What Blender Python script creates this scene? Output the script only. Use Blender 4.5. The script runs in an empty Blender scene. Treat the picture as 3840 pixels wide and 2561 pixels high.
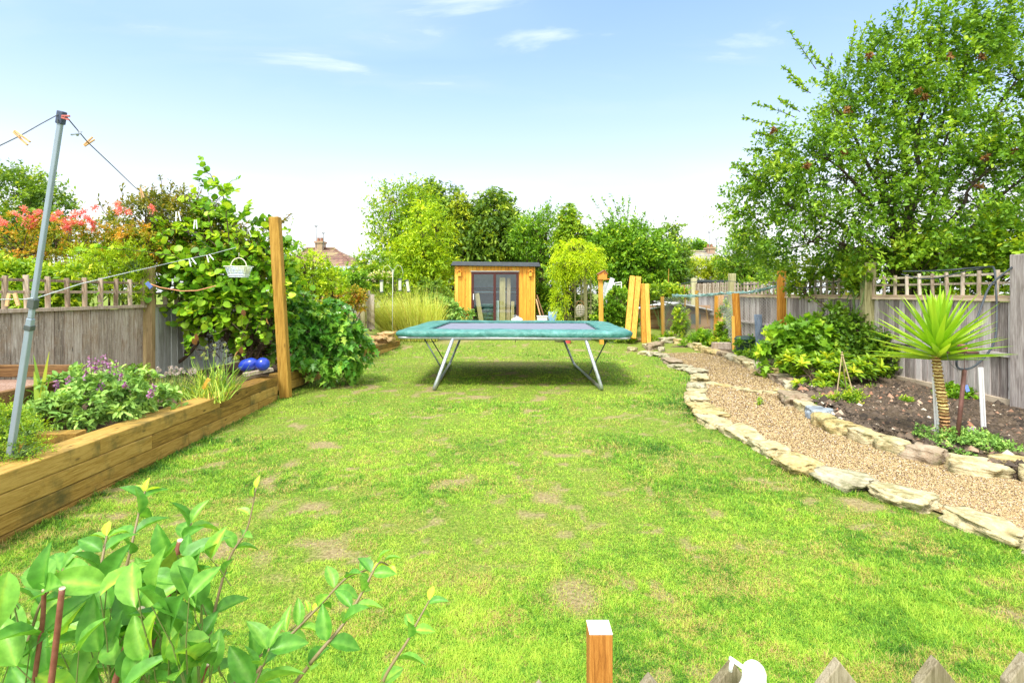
import bpy, math, random
import numpy as np
R = math.radians
rng = np.random.default_rng(7)
random.seed(7)
SC = bpy.context.scene
COL = SC.collection
# ---------------------------------------------------------------- camera, light, exposure
EYE = 1.72; HZ = 1100.0; F = 2000.0
cam_d = bpy.data.cameras.new("camera"); cam = bpy.data.objects.new("camera", cam_d); COL.objects.link(cam)
cam.location = (0, 0, EYE); cam.rotation_euler = (R(90), 0, 0)
cam_d.sensor_width = 36; cam_d.lens = F / 3840 * 36; cam_d.shift_y = (HZ - 1280.5) / 3840
cam_d.clip_start = 0.05; cam_d.clip_end = 2000
SC.camera = cam
SC.view_settings.view_transform = 'Standard'; SC.view_settings.look = 'None'
SC.view_settings.exposure = 1.55; SC.view_settings.gamma = 1
SC.cycles.max_bounces = 6; SC.cycles.diffuse_bounces = 3; SC.cycles.transmission_bounces = 4; SC.cycles.transparent_max_bounces = 8
SC.cycles.use_denoising = True
SUN_EL, SUN_AZ = 58.0, 205.0        # azimuth: direction the light comes from, clockwise from +Y
sd = bpy.data.lights.new("sun", 'SUN'); sd.energy = 2.0; sd.angle = R(14); sd.color = (1.0, .955, .88)
sun = bpy.data.objects.new("sun", sd); COL.objects.link(sun)
from mathutils import Vector, Matrix, noise as mnoise
_s = Vector((math.cos(R(SUN_EL)) * math.sin(R(SUN_AZ)), math.cos(R(SUN_EL)) * math.cos(R(SUN_AZ)), math.sin(R(SUN_EL))))
sun.rotation_euler = _s.to_track_quat('Z', 'Y').to_euler(); sun.location = _s * 30

class NT:
    def __init__(s, tree): s.t = tree; s.n = tree.nodes; s.l = tree.links; s.n.clear()
    def __call__(s, typ, ins=None, **props):
        nd = s.n.new(typ)
        for k, v in props.items(): setattr(nd, k, v)
        for k, v in (ins or {}).items(): s.put(nd, k, v)
        return nd
    def put(s, nd, k, v):
        sock = nd.inputs[k]
        if isinstance(v, bpy.types.NodeSocket): s.l.new(v, sock)
        elif isinstance(v, bpy.types.Node): s.l.new(v.outputs[0], sock)
        else: sock.default_value = v
    def math(s, op, a, b=0.0, c=0.0, clamp=False):
        nd = s.n.new('ShaderNodeMath'); nd.operation = op; nd.use_clamp = clamp
        for i, v in enumerate((a, b, c)): s.put(nd, i, v)
        return nd.outputs[0]
    def ramp(s, fac, stops, interp='LINEAR'):
        nd = s.n.new('ShaderNodeValToRGB'); nd.color_ramp.interpolation = interp
        e = nd.color_ramp.elements
        while len(e) < len(stops): e.new(.5)
        for i, (p, c) in enumerate(stops):
            e[i].position = p
            e[i].color = (c, c, c, 1) if isinstance(c, (int, float)) else (*c, 1)
        s.put(nd, 0, fac); return nd.outputs[0]
    def mix(s, fac, a, b, blend='MIX'):
        nd = s.n.new('ShaderNodeMix'); nd.data_type = 'RGBA'; nd.blend_type = blend
        s.put(nd, 0, fac)
        for i, v in ((6, a), (7, b)):
            s.put(nd, i, (*v, 1) if isinstance(v, tuple) and len(v) == 3 else v)
        return nd.outputs[2]
    def noise(s, vec, scale, detail=4, rough=.6, dist=0.0):
        nd = s('ShaderNodeTexNoise', {'Scale': scale, 'Detail': detail, 'Roughness': rough, 'Distortion': dist})
        if vec is not None: s.put(nd, 'Vector', vec)
        return nd.outputs[0]

world = bpy.data.worlds.new("World"); SC.world = world; world.use_nodes = True
w = NT(world.node_tree)
sky = w('ShaderNodeTexSky', sky_type='NISHITA', sun_disc=False, sun_elevation=R(SUN_EL), sun_rotation=R(SUN_AZ), altitude=50, air_density=1.0, dust_density=.6, ozone_density=1.6)
tc = w('ShaderNodeTexCoord')
sep = w('ShaderNodeSeparateXYZ', {0: tc.outputs['Generated']})
zz = sep.outputs[2]
# cloud coordinates: direction projected on a flat layer
den = w.math('MAXIMUM', w.math('ADD', zz, .12), .05)
cx = w.math('DIVIDE', sep.outputs[0], den); cy = w.math('DIVIDE', sep.outputs[1], den)
cv = w('ShaderNodeCombineXYZ', {0: cx, 1: cy, 2: 0.0})
n1 = w.noise(w('ShaderNodeMapping', {'Vector': cv.outputs[0], 'Scale': (1.0, 2.2, 1), 'Location': (3.1, 7.6, 0)}).outputs[0], 1.5, 6, .55, .4)
n2 = w.noise(w('ShaderNodeMapping', {'Vector': cv.outputs[0], 'Scale': (.7, 1.2, 1), 'Location': (9.3, 1.6, 0)}).outputs[0], .8, 3, .5)
haze = w.ramp(zz, [(0.0, 1.0), (.12, .97), (.20, .74), (.30, .46), (.40, .20), (.48, .08), (1.0, .0)])
lowcl = w.math('MULTIPLY', w.ramp(zz, [(.12, 1.0), (.25, 0.0)]), w.ramp(n2, [(.42, 0.0), (.56, 1.0)]))
hicl = w.math('MULTIPLY', w.ramp(n1, [(.49, 0.0), (.74, 1.0)]), w.ramp(zz, [(.30, 0.0), (.40, 1.0)]))
veil = w.ramp(n2, [(.3, 0.0), (.75, .5)])
m1 = w.math('MAXIMUM', haze, w.math('MAXIMUM', lowcl, w.math('MAXIMUM', hicl, veil)), clamp=True)
skyc = w.mix(1.0, sky.outputs[0], (.12, .118, .128), 'MULTIPLY')
skyc = w.mix(.55, skyc, (.125, .215, .45))
cloud = w.mix(w.ramp(zz, [(.12, 0.0), (.34, 1.0)]), (.42, .43, .43), (.30, .385, .46))
cloud = w.mix(w.math('MAXIMUM', hicl, lowcl), cloud, (.46, .47, .48))
fin = w.mix(m1, skyc, cloud)
# bright broken cloud added overhead and behind the viewer, out of view, as fill
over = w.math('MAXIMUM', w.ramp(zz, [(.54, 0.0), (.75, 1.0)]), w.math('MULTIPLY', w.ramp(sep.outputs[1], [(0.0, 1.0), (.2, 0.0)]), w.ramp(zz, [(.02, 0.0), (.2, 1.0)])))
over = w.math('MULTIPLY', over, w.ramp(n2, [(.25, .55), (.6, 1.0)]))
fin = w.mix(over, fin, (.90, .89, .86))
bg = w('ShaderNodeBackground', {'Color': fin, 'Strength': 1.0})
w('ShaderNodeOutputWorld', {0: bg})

# ---------------------------------------------------------------- geometry helpers
def V(px, py, Y): return ((px - 1920) * Y / F, Y, EYE - (py - HZ) * Y / F)      # point of the photograph at distance Y
def G(px, py, z=0.0):
    Y = (EYE - z) * F / (py - HZ); return ((px - 1920) * Y / F, Y, z)
def sstep(a, b, x): t = np.clip((x - a) / (b - a), 0, 1); return t * t * (3 - 2 * t)
def vnoise(x, y, s, seed=0):
    """cheap smooth value noise, vectorised"""
    x = np.asarray(x, float) * s + seed * 17.3; y = np.asarray(y, float) * s + seed * 9.1
    xi = np.floor(x); yi = np.floor(y); fx = x - xi; fy = y - yi
    fx = fx * fx * (3 - 2 * fx); fy = fy * fy * (3 - 2 * fy)
    def h(a, b):
        v = np.sin(a * 127.1 + b * 311.7) * 43758.5453; return v - np.floor(v)
    return (h(xi, yi) * (1 - fx) + h(xi + 1, yi) * fx) * (1 - fy) + (h(xi, yi + 1) * (1 - fx) + h(xi + 1, yi + 1) * fx) * fy
def terrain(x, y):
    x = np.asarray(x, float); y = np.asarray(y, float)
    return .45 * sstep(14.5, 19.5, y) + .10 * sstep(2.3, 3.0, x - 0) * 0

def tag(o, label=None, cat=None, group=None, kind=None):
    if label: o['label'] = label
    if cat: o['category'] = cat
    if group: o['group'] = group
    if kind: o['kind'] = kind
    return o
def empty(name, loc, label, cat, group=None):
    o = bpy.data.objects.new(name, None); COL.objects.link(o); o.location = loc; o.empty_display_size = .1
    return tag(o, label, cat, group)
def copy_tree(o, parent=None, loc=None, label=None):
    c = o.copy(); COL.objects.link(c); c.parent = parent
    if loc is not None: c.location = loc
    if label: c['label'] = label
    for ch in o.children: copy_tree(ch, c)
    return c
def wloc(o):
    p = np.zeros(3)
    while o is not None: p += np.array(o.location); o = o.parent
    return p
def raw_mesh(name, verts, loops, lstart, ltot, tint=None, smooth=False):
    me = bpy.data.meshes.new(name)
    me.vertices.add(len(verts)); me.vertices.foreach_set('co', np.asarray(verts, np.float32).ravel())
    me.loops.add(len(loops)); me.loops.foreach_set('vertex_index', np.asarray(loops, np.int32))
    me.polygons.add(len(lstart)); me.polygons.foreach_set('loop_start', np.asarray(lstart, np.int32))
    me.update(calc_edges=True)
    if smooth: me.polygons.foreach_set('use_smooth', np.ones(len(lstart), bool))
    if tint is not None:
        a = me.attributes.new('tint', 'FLOAT', 'POINT'); a.data.foreach_set('value', np.asarray(tint, np.float32))
    me.validate(); return me

class MB:
    """collects solids; build() links them as one mesh object"""
    def __init__(s): s.v = []; s.f = []; s.t = []; s.tint = .5
    def add(s, vs, fs):
        o = len(s.v); s.v += [tuple(map(float, p)) for p in vs]; s.t += [s.tint] * len(vs); s.f += [tuple(i + o for i in f) for f in fs]; return s
    def box(s, x0, x1, y0, y1, z0, z1):
        return s.add([(x0,y0,z0),(x1,y0,z0),(x1,y1,z0),(x0,y1,z0),(x0,y0,z1),(x1,y0,z1),(x1,y1,z1),(x0,y1,z1)],
                     [(0,3,2,1),(4,5,6,7),(0,1,5,4),(1,2,6,5),(2,3,7,6),(3,0,4,7)])
    def bar(s, a, b, wd, dp, up=(0,0,1), cut=None):
        a = Vector(a); b = Vector(b); d = (b - a).normalized(); u = Vector(up)
        if abs(d.dot(u)) > .97: u = Vector((0,1,0))
        x = d.cross(u).normalized() * wd / 2; y = x.cross(d).normalized() * dp / 2
        vs = [a-x-y, a+x-y, a+x+y, a-x+y, b-x-y, b+x-y, b+x+y, b-x+y]
        return s.add(vs, [(0,3,2,1),(4,5,6,7),(0,1,5,4),(1,2,6,5),(2,3,7,6),(3,0,4,7)])
    def tube(s, pts, r, n=8, caps=True):
        pts = [Vector(p) for p in pts]; m = len(pts)
        rs = [r] * m if isinstance(r, (int, float)) else r
        vs = []; ref = None
        for i, p in enumerate(pts):
            d = (pts[min(i+1, m-1)] - pts[max(i-1, 0)]).normalized()
            if ref is None: ref = Vector((0,0,1)) if abs(d.z) < .9 else Vector((1,0,0))
            x = d.cross(ref).normalized(); y = d.cross(x).normalized(); ref = x.cross(d)
            if ref.length < 1e-6: ref = Vector((0,0,1))
            for k in range(n):
                a = 2*math.pi*k/n; vs.append(p + x*math.cos(a)*rs[i] + y*math.sin(a)*rs[i])
        fs = [(i*n+k, i*n+(k+1)%n, (i+1)*n+(k+1)%n, (i+1)*n+k) for i in range(m-1) for k in range(n)]
        if caps: fs += [tuple(range(n))[::-1], tuple((m-1)*n+k for k in range(n))]
        return s.add(vs, fs)
    def lathe(s, c, prof, n=16, axis='Z'):
        vs = []
        for r, z in prof:
            for k in range(n):
                a = 2*math.pi*k/n; vs.append((c[0]+r*math.cos(a), c[1]+r*math.sin(a), c[2]+z))
        m = len(prof)
        fs = [(i*n+k, i*n+(k+1)%n, (i+1)*n+(k+1)%n, (i+1)*n+k) for i in range(m-1) for k in range(n)]
        fs += [tuple(range(n))[::-1], tuple((m-1)*n+k for k in range(n))]
        return s.add(vs, fs)
    def prism(s, pts, d):
        """pts: closed polygon of 3d points, extruded by vector d"""
        n = len(pts); d = Vector(d); P = [Vector(p) for p in pts]
        return s.add(P + [p + d for p in P], [tuple(range(n))[::-1], tuple(range(n, 2*n))] + [(i, (i+1)%n, n+(i+1)%n, n+i) for i in range(n)])
    def build(s, name, mat, parent=None, smooth=False, bevel=0, sub=0):
        org = wloc(parent) if parent is not None else np.zeros(3)
        me = bpy.data.meshes.new(name)
        me.from_pydata((np.array(s.v) - org).tolist(), [], s.f)
        a = me.attributes.new('tint', 'FLOAT', 'POINT'); a.data.foreach_set('value', np.array(s.t, np.float32))
        if smooth: me.polygons.foreach_set('use_smooth', np.ones(len(me.polygons), bool))
        me.materials.append(mat); me.update()
        o = bpy.data.objects.new(name, me); COL.objects.link(o); o.parent = parent
        if bevel:
            b = o.modifiers.new('bevel', 'BEVEL'); b.width = bevel; b.segments = 2; b.limit_method = 'ANGLE'
        if sub:
            b = o.modifiers.new('sub', 'SUBSURF'); b.levels = sub; b.render_levels = sub
        return o
def thing1(name, mb, mat, label, cat, group=None, **k):
    """a thing that is one mesh, with its origin at its base"""
    vs = np.array(mb.v); c = vs.mean(0); c[2] = vs[:, 2].min()
    mb.v = [tuple(p) for p in (vs - c)]
    o = mb.build(name, mat, None, **k); o.location = c
    return tag(o, label, cat, group)

# ---------------------------------------------------------------- leaves
TPL = {
 'simple': (np.array([(0,0,0),(.45,.5,.12),(1,0,-.05),(.45,-.5,.12)]), [(0,2,1),(0,3,2)]),
 'oval': (np.array([(0,0,0),(.22,.36,.08),(.55,.5,.10),(.82,.28,.04),(1,0,-.10),(.82,-.28,.04),(.55,-.5,.10),(.22,-.36,.08),(.5,0,0.0)]),
          [(0,8,2,1),(8,4,3,2),(0,7,6,8),(8,6,5,4)]),
 'round': (np.array([(.08,0,0),(0,.22,.05),(.18,.46,.08),(.5,.52,.08),(.82,.32,.02),(1,0,-.06),(.82,-.32,.02),(.5,-.52,.08),(.18,-.46,.08),(0,-.22,.05),(.5,0,-.02)]),
           [(0,10,2,1),(10,4,3,2),(10,5,4),(0,9,8,10),(10,8,7,6),(10,6,5)]),
 'lobed': (np.array([(0,0,0),(.12,.42,.05),(.34,.22,.0),(.48,.55,.06),(.62,.2,0),(1,0,-.1),(.62,-.2,0),(.48,-.55,.06),(.34,-.22,0),(.12,-.42,.05),(.4,0,-.03)]),
           [(0,10,2,1),(10,4,3,2),(10,6,5,4),(0,9,8,10),(10,8,7,6)]),
}
TPT = {}
def unit(a): return a / np.maximum(np.linalg.norm(a, axis=-1, keepdims=True), 1e-9)
class Leaves:
    def __init__(s): s.p = []; s.d = []; s.u = []; s.L = []; s.W = []; s.t = []
    def add(s, p, d, u, L, W, t):
        n = len(p); b = lambda a: np.broadcast_to(np.asarray(a, float), (n,))
        s.p.append(p); s.d.append(unit(d)); s.u.append(u); s.L.append(b(L)); s.W.append(b(W)); s.t.append(b(t)); return s
    def build(s, name, mat, parent, shape='simple', smooth=False):
        p, d, u = map(np.concatenate, (s.p, s.d, s.u)); L, Wd, t = map(np.concatenate, (s.L, s.W, s.t))
        sd = unit(np.cross(u, d)); nn = np.cross(d, sd)
        tv, tf = TPL[shape]; k = len(tv)
        P = p[:, None] + d[:, None] * (tv[None, :, 0, None] * L[:, None, None]) + sd[:, None] * (tv[None, :, 1, None] * Wd[:, None, None]) + nn[:, None] * (tv[None, :, 2, None] * L[:, None, None])
        N = len(p); P = P.reshape(-1, 3) - wloc(parent)
        flat = np.concatenate([np.array(f) for f in tf]); lt = np.array([len(f) for f in tf])
        loops = (np.arange(N)[:, None] * k + flat[None]).ravel(); ltot = np.tile(lt, N); ls = np.concatenate([[0], np.cumsum(ltot)[:-1]])
        me = raw_mesh(name, P, loops, ls, ltot, np.clip(np.repeat(np.clip(t, 0, 1), k)+np.tile(TPT[shape], N) if shape in TPT else np.repeat(np.clip(t, 0, 1), k), 0, 1), smooth)
        me.materials.append(mat); o = bpy.data.objects.new(name, me); COL.objects.link(o); o.parent = parent
        return o
def sprays(Lv, centers, outdir, n_tw, n_lf, tw_len, L, W, tint_c, spread=1.0, droop=0.0, up=.3, stems=None, stem_r=.004):
    """twigs leave each clump centre and carry leaves along them"""
    C = len(centers)
    c = np.repeat(centers, n_tw, 0); od = np.repeat(outdir, n_tw, 0)
    td = unit(od + rng.normal(0, spread, (C*n_tw, 3)) + np.array([0, 0, up]))
    ln = tw_len * rng.uniform(.5, 1.3, C*n_tw)
    if stems is not None:
        for i in range(0, C*n_tw): stems.tube([c[i], c[i] + td[i]*ln[i]*.55, c[i] + td[i]*ln[i] - np.array([0,0,droop*ln[i]])], [stem_r*1.3, stem_r, stem_r*.5], 3, False)
    t = np.tile(np.linspace(.12, 1, n_lf), C*n_tw) + rng.uniform(-.05, .05, C*n_tw*n_lf)
    c2 = np.repeat(c, n_lf, 0); t2 = np.repeat(td, n_lf, 0); l2 = np.repeat(ln, n_lf)
    p = c2 + t2 * (t*l2)[:, None]; p[:, 2] -= droop * t*t*l2
    side = rng.normal(0, 1, p.shape); side -= (side*t2).sum(1, keepdims=True)*t2
    d = unit(t2*.55 + unit(side)*.8 + np.array([0, 0, -droop*.8]))
    u = unit(rng.normal(0, .55, p.shape) + np.array([0, -.15, 1.0]))
    tc_ = np.repeat(np.repeat(tint_c, n_tw), n_lf)
    tn = tc_*.62 + rng.uniform(0, .33, len(p)) + .14*t
    sc = rng.uniform(.65, 1.2, len(p))
    Lv.add(p, d, u, L*sc, W*sc, tn)
def blob_points(blobs, n, shell=.55, seed=None):
    """points inside ellipsoids given in photo pixels: (px, py, Y, rx_px, rz_px[, ry_m])"""
    w_ = np.array([b[3]*b[4] for b in blobs], float); w_ /= w_.sum()
    k = rng.choice(len(blobs), n, p=w_)
    dirs = unit(rng.normal(0, 1, (n, 3))); rad = np.where(rng.random(n) < shell, rng.uniform(.8, 1.02, n), rng.random(n)**(1/3))
    out = np.zeros((n, 3)); od = np.zeros((n, 3))
    for i, b in enumerate(blobs):
        m = k == i; c = np.array(V(b[0], b[1], b[2])); s_ = b[2]/F
        rx, rz = b[3]*s_, b[4]*s_; ry = b[5] if len(b) > 5 else (rx+rz)*.45
        q = dirs[m]*rad[m][:, None]
        out[m] = c + q*np.array([rx, ry, rz]); od[m] = unit(dirs[m]/np.array([rx, ry, rz]))
    return out, od
def limbs(mb, base, targets, r0, n_main=7, r_end=.012, bend=.25, sides=6, twig=.006):
    base = np.array(base, float); T = np.array(targets)
    if len(T) == 0: return
    k = min(n_main, len(T)); ctr = [T[rng.integers(len(T))]]
    for _ in range(k-1):
        dmin = np.min([np.linalg.norm(T-c, axis=1) for c in ctr], 0); ctr.append(T[np.argmax(dmin*rng.uniform(.6, 1, len(T)))])
    paths = []
    for c in ctr:
        e = base + (c-base)*.86; m = base + (c-base)*.35; m[2] += bend*np.linalg.norm(c-base)*.35
        m += rng.normal(0, .05, 3)*np.linalg.norm(c-base)
        ts = np.linspace(0, 1, 9)[:, None]
        P = (1-ts)**2*base + 2*ts*(1-ts)*m + ts**2*e
        P[1:] += rng.normal(0, .018, (8, 3))*np.linalg.norm(c-base)
        rr = np.linspace(r0, r_end, 9)
        mb.tube(P, list(rr), sides, False); paths.append(P)
    A = np.concatenate([P[2:] for P in paths])
    for t in T:
        dd = np.linalg.norm(A-t, axis=1); j = np.argmin(dd + .5*np.maximum(0, A[:, 2]-t[2])); a = A[j]
        m = (a+t)/2 + rng.normal(0, .08, 3)*dd[j]
        mb.tube([a, m, t], [twig*1.8, twig*1.3, twig*.6], 3, False)
def plant(name, label, cat, base, blobs, mat, bark, n=60, tw=4, lf=6, tl=.3, L=.07, W=.04, shape='simple', shell=.55, r0=.05, n_main=6,
          up=.3, droop=0., spread=1.0, group=None, fname='crown', sname='trunk', tl0=0.0, trunkh=0.0, twig=.006, stems=False, stem_r=.004, smooth=False, extra=None, cols=None):
    root = empty(name, base, label, cat, group)
    pts, od = blob_points(blobs, n, shell)
    Lv = Leaves(); mb = MB()
    tc_ = np.clip(rng.normal(.45, .28, n), 0, 1)
    sprays(Lv, pts, od, tw, lf, tl, L, W, tc_, spread, droop, up, mb if stems else None, stem_r)
    if extra: extra(Lv, mb)
    b = np.array(base, float)
    if trunkh > 0:
        mb.tube([b, b+np.array([.02, 0, trunkh*.5]), b+np.array([0, .02, trunkh])], [r0*1.5, r0*1.15, r0], 8, False); b = b+np.array([0, .02, trunkh])
    sel = pts[rng.random(n) < min(1, 160/n)]
    limbs(mb, b, sel, r0, n_main, twig=twig)
    Lv.build(fname, mat, root, shape, smooth); mb.build(sname, bark, root, smooth=True)
    return root
def ribbons(bases, dirs, L, Wd, bend, segs=4, tint=None, name='blades', mat=None, parent=None, side=None):
    """curved blades: bases (N,3), dirs (N,3); bend = fall of the tip as share of length"""
    N = len(bases); L = np.broadcast_to(L, (N,)); Wd = np.broadcast_to(Wd, (N,)); bend = np.broadcast_to(bend, (N,))
    d = unit(dirs); hz = d.copy(); hz[:, 2] = 0
    hz = unit(hz + rng.normal(0, .05, hz.shape)*np.array([1, 1, 0]))
    if side is None: side = unit(np.cross(hz, np.array([0, 0, 1.0])))
    ts = np.linspace(0, 1, segs+1)
    V_ = np.zeros((N, segs+1, 2, 3))
    for i, t in enumerate(ts):
        c = bases + d*(L*t)[:, None] + hz*(L*bend*t*t*.8)[:, None]; c[:, 2] -= L*bend*t**2.2
        wd = Wd*(1-t**1.6)*.5 + Wd*.04
        V_[:, i, 0] = c - side*wd[:, None]; V_[:, i, 1] = c + side*wd[:, None]
    k = (segs+1)*2
    f = np.concatenate([np.array([2*i, 2*i+1, 2*i+3, 2*i+2]) for i in range(segs)])
    loops = (np.arange(N)[:, None]*k + f[None]).ravel(); ltot = np.full(N*segs, 4); ls = np.arange(N*segs)*4
    P = V_.reshape(-1, 3) - (wloc(parent) if parent is not None else 0)
    if tint is None: tint = rng.random(N)
    tv = np.repeat(tint, k)
    me = raw_mesh(name, P, loops, ls, ltot, tv); me.materials.append(mat)
    o = bpy.data.objects.new(name, me); COL.objects.link(o); o.parent = parent; return o

# ---------------------------------------------------------------- materials
def mat_new(name):
    m = bpy.data.materials.new(name); m.use_nodes = True; return m, NT(m.node_tree)
def finish(n, color, rough=.6, bump=None, bstr=.3, bdist=.01, metal=0.0, spec=.4, **kw):
    p = n('ShaderNodeBsdfPrincipled', {'Base Color': color if not isinstance(color, tuple) else (*color[:3], 1), 'Roughness': rough, 'Metallic': metal, 'Specular IOR Level': spec})
    for k, v in kw.items(): n.put(p, k.replace('_', ' '), v)
    if bump is not None: n.put(p, 'Normal', n('ShaderNodeBump', {'Height': bump, 'Strength': bstr, 'Distance': bdist}))
    n('ShaderNodeOutputMaterial', {0: p}); return p
def plain(name, c, rough=.5, metal=0.0, spec=.4, var=.15, scale=8, bump=.1):
    m, n = mat_new(name); co = n('ShaderNodeTexCoord').outputs['Object']
    ns = n.noise(co, scale, 5, .65)
    c2 = n.mix(n.ramp(ns, [(.3, 0.0), (.7, 1.0)]), tuple(x*(1-var) for x in c), tuple(min(1, x*(1+var)) for x in c))
    finish(n, c2, n.math('ADD', rough-.06, n.math('MULTIPLY', ns, .12)), n.noise(co, scale*6, 4), bump, .004, metal, spec); return m
def leafmat(name, stops, rough=.42, trans=.35, spec=.25, vein=False, gain=(1.75, 1.35, .9)):
    gain = (gain[0]*1.08, gain[1]*1.0, gain[2]*.75)
    m, n = mat_new(name)
    at = n('ShaderNodeAttribute', attribute_name='tint').outputs['Fac']
    geo = n('ShaderNodeNewGeometry')
    big = n.noise(geo.outputs['Position'], 1.3, 3, .6)
    fac = n.math('ADD', at, n.math('MULTIPLY', n.math('SUBTRACT', big, .5), .45), clamp=True)
    c = n.ramp(fac, [(q, tuple(min(.9, x*g_) for x, g_ in zip(cc, gain))) for q, cc in stops])
    fine = n.noise(geo.outputs['Position'], 55, 3, .6)
    c = n.mix(.5, c, n.mix(n.ramp(fine, [(.3, 0.0), (.7, 1.0)]), (.55, .6, .5), (1.35, 1.3, 1.3)), 'MULTIPLY') if vein else c
    p = n('ShaderNodeBsdfPrincipled', {'Base Color': c, 'Roughness': rough, 'Specular IOR Level': spec})
    if vein: n.put(p, 'Normal', n('ShaderNodeBump', {'Height': fine, 'Strength': .25, 'Distance': .003}))
    t = n('ShaderNodeBsdfTranslucent', {'Color': n.mix(1.0, c, (1.3, 1.2, .5), 'MULTIPLY')})
    mx = n('ShaderNodeMixShader', {0: trans, 1: p, 2: t}); n('ShaderNodeOutputMaterial', {0: mx}); return m
def wood(name, cols, axis='Z', scale=1.0, grain=1.0, knots=.5, stain=0.0, staincol=(.02, .03, .01), rough=.75, lichen=0.0, spec=.25, tv=.28):
    m, n = mat_new(name); co = n('ShaderNodeTexCoord').outputs['Object']
    rnd = n('ShaderNodeObjectInfo').outputs['Random']
    at = n('ShaderNodeAttribute', attribute_name='tint').outputs['Fac']
    off = n('ShaderNodeCombineXYZ', {0: n.math('MULTIPLY', rnd, 31.0), 1: n.math('MULTIPLY', at, 17.0), 2: n.math('MULTIPLY', at, 23.0)}).outputs[0]
    vec = n('ShaderNodeVectorMath', {0: co, 1: off}, operation='ADD').outputs[0]
    s = {'Z': (14, 14, .9), 'Y': (14, .9, 14), 'X': (.9, 14, 14)}[axis]
    st = n('ShaderNodeMapping', {'Vector': vec, 'Scale': tuple(q*scale for q in s)}).outputs[0]
    g1 = n.noise(st, 2.2, 6, .7, 1.2); g2 = n.noise(st, 9, 4, .7, .3)
    fac = n.math('ADD', n.math('MULTIPLY', g1, .7), n.math('MULTIPLY', g2, .3))
    fac = n.math('ADD', fac, n.math('MULTIPLY', n.math('SUBTRACT', at, .5), tv), clamp=True)
    k = len(cols); c = n.ramp(fac, [(.33 + .34*i/(k-1), cc) for i, cc in enumerate(cols)])
    if knots > 0:
        ks = {'Z': (5, 5, 1.6), 'Y': (5, 1.6, 5), 'X': (1.6, 5, 5)}[axis]
        vo = n('ShaderNodeTexVoronoi', {'Vector': n('ShaderNodeMapping', {'Vector': vec, 'Scale': tuple(q*1.0 for q in ks)}).outputs[0], 'Scale': 1.5})
        kn = n.ramp(vo.outputs['Distance'], [(.05, 1.0), (.12, 0.0)])
        c = n.mix(n.math('MULTIPLY', kn, knots), c, tuple(x*.25 for x in cols[0]))
    if stain > 0:
        sn = n.noise(vec, 2.6, 5, .65); c = n.mix(n.math('MULTIPLY', n.ramp(sn, [(.5, 0.0), (.68, 1.0)]), stain), c, staincol)
    if lichen > 0:
        ln = n.noise(vec, 45, 3, .7); c = n.mix(n.math('MULTIPLY', n.ramp(ln, [(.60, 0.0), (.68, 1.0)]), lichen), c, (.55, .55, .48))
    hgt = n.math('ADD', n.math('MULTIPLY', g2, .6), g1)
    finish(n, c, rough, hgt, .45*grain, .006, 0, spec); return m
# ---------------------------------------------------------------- materials of the place
GREEN = [(0, (.030,.085,.012)), (.35, (.075,.20,.022)), (.7, (.16,.33,.035)), (1, (.30,.46,.07))]
M_bark = wood('bark', [(.035,.022,.014), (.09,.06,.04), (.16,.12,.085)], 'Z', 2, 1.5, 0)
M_stemgreen = plain('green_stem', (.12,.2,.05), .6)
M_sleeper = wood('sleeper_wood', [(.12,.065,.012), (.30,.178,.034), (.44,.285,.075)], 'Y', 1.0, 1.1, .95, .85, (.075,.07,.022), .7)
M_softpost = wood('new_softwood', [(.34,.135,.015), (.62,.31,.045), (.80,.48,.10)], 'Z', .8, .6, .8)
M_mosspost = wood('weathered_green_post', [(.16,.15,.06), (.34,.32,.16), (.52,.50,.30)], 'Z', .8, 1, .3)
M_oldpost = wood('yellowed_post', [(.15,.08,.012), (.35,.195,.03), (.48,.30,.065)], 'Z', .7, 1, .5)
M_greyboard = wood('silvered_board', [(.17,.14,.13), (.38,.34,.32), (.58,.54,.52)], 'Z', .8, 1.2, .5, .2, (.16,.15,.10))
M_oldboard = wood('lichened_board', [(.085,.065,.045), (.37,.31,.25), (.70,.65,.57)], 'Z', 1.2, 1.6, .8, .4, (.30,.17,.06), .75, .8, tv=.10)
M_bluegrey_board = wood('blue_grey_board', [(.34,.35,.33), (.56,.59,.57), (.72,.74,.72)], 'Z', .6, 1, .2, .3, (.16,.16,.09))
M_trellis = wood('trellis_lath', [(.17,.115,.075), (.38,.30,.225), (.56,.48,.39)], 'Z', 1.2, 1, .2, .4, (.34,.16,.05), .75, .4)
M_trellis_r = wood('weathered_lath', [(.16,.12,.08), (.37,.31,.24), (.56,.50,.42)], 'Z', 1.2, 1, .2, .2, (.3,.17,.08))
M_shedwood = wood('varnished_cladding', [(.62,.22,.025), (.84,.39,.05), (.92,.53,.10)], 'Z', .5, .5, .8, rough=.5)
M_roof_felt = plain('roof_felt', (.045,.055,.065), .7, var=.3)
M_white = plain('white_plastic', (.80,.80,.80), .35, var=.04)
M_steel = plain('galvanised_steel', (.42,.46,.48), .42, .6, var=.2, scale=14)
M_darkmetal = plain('dark_metal', (.10,.12,.12), .5, .4)
M_black = plain('black_rubber', (.02,.024,.03), .5)

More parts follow.
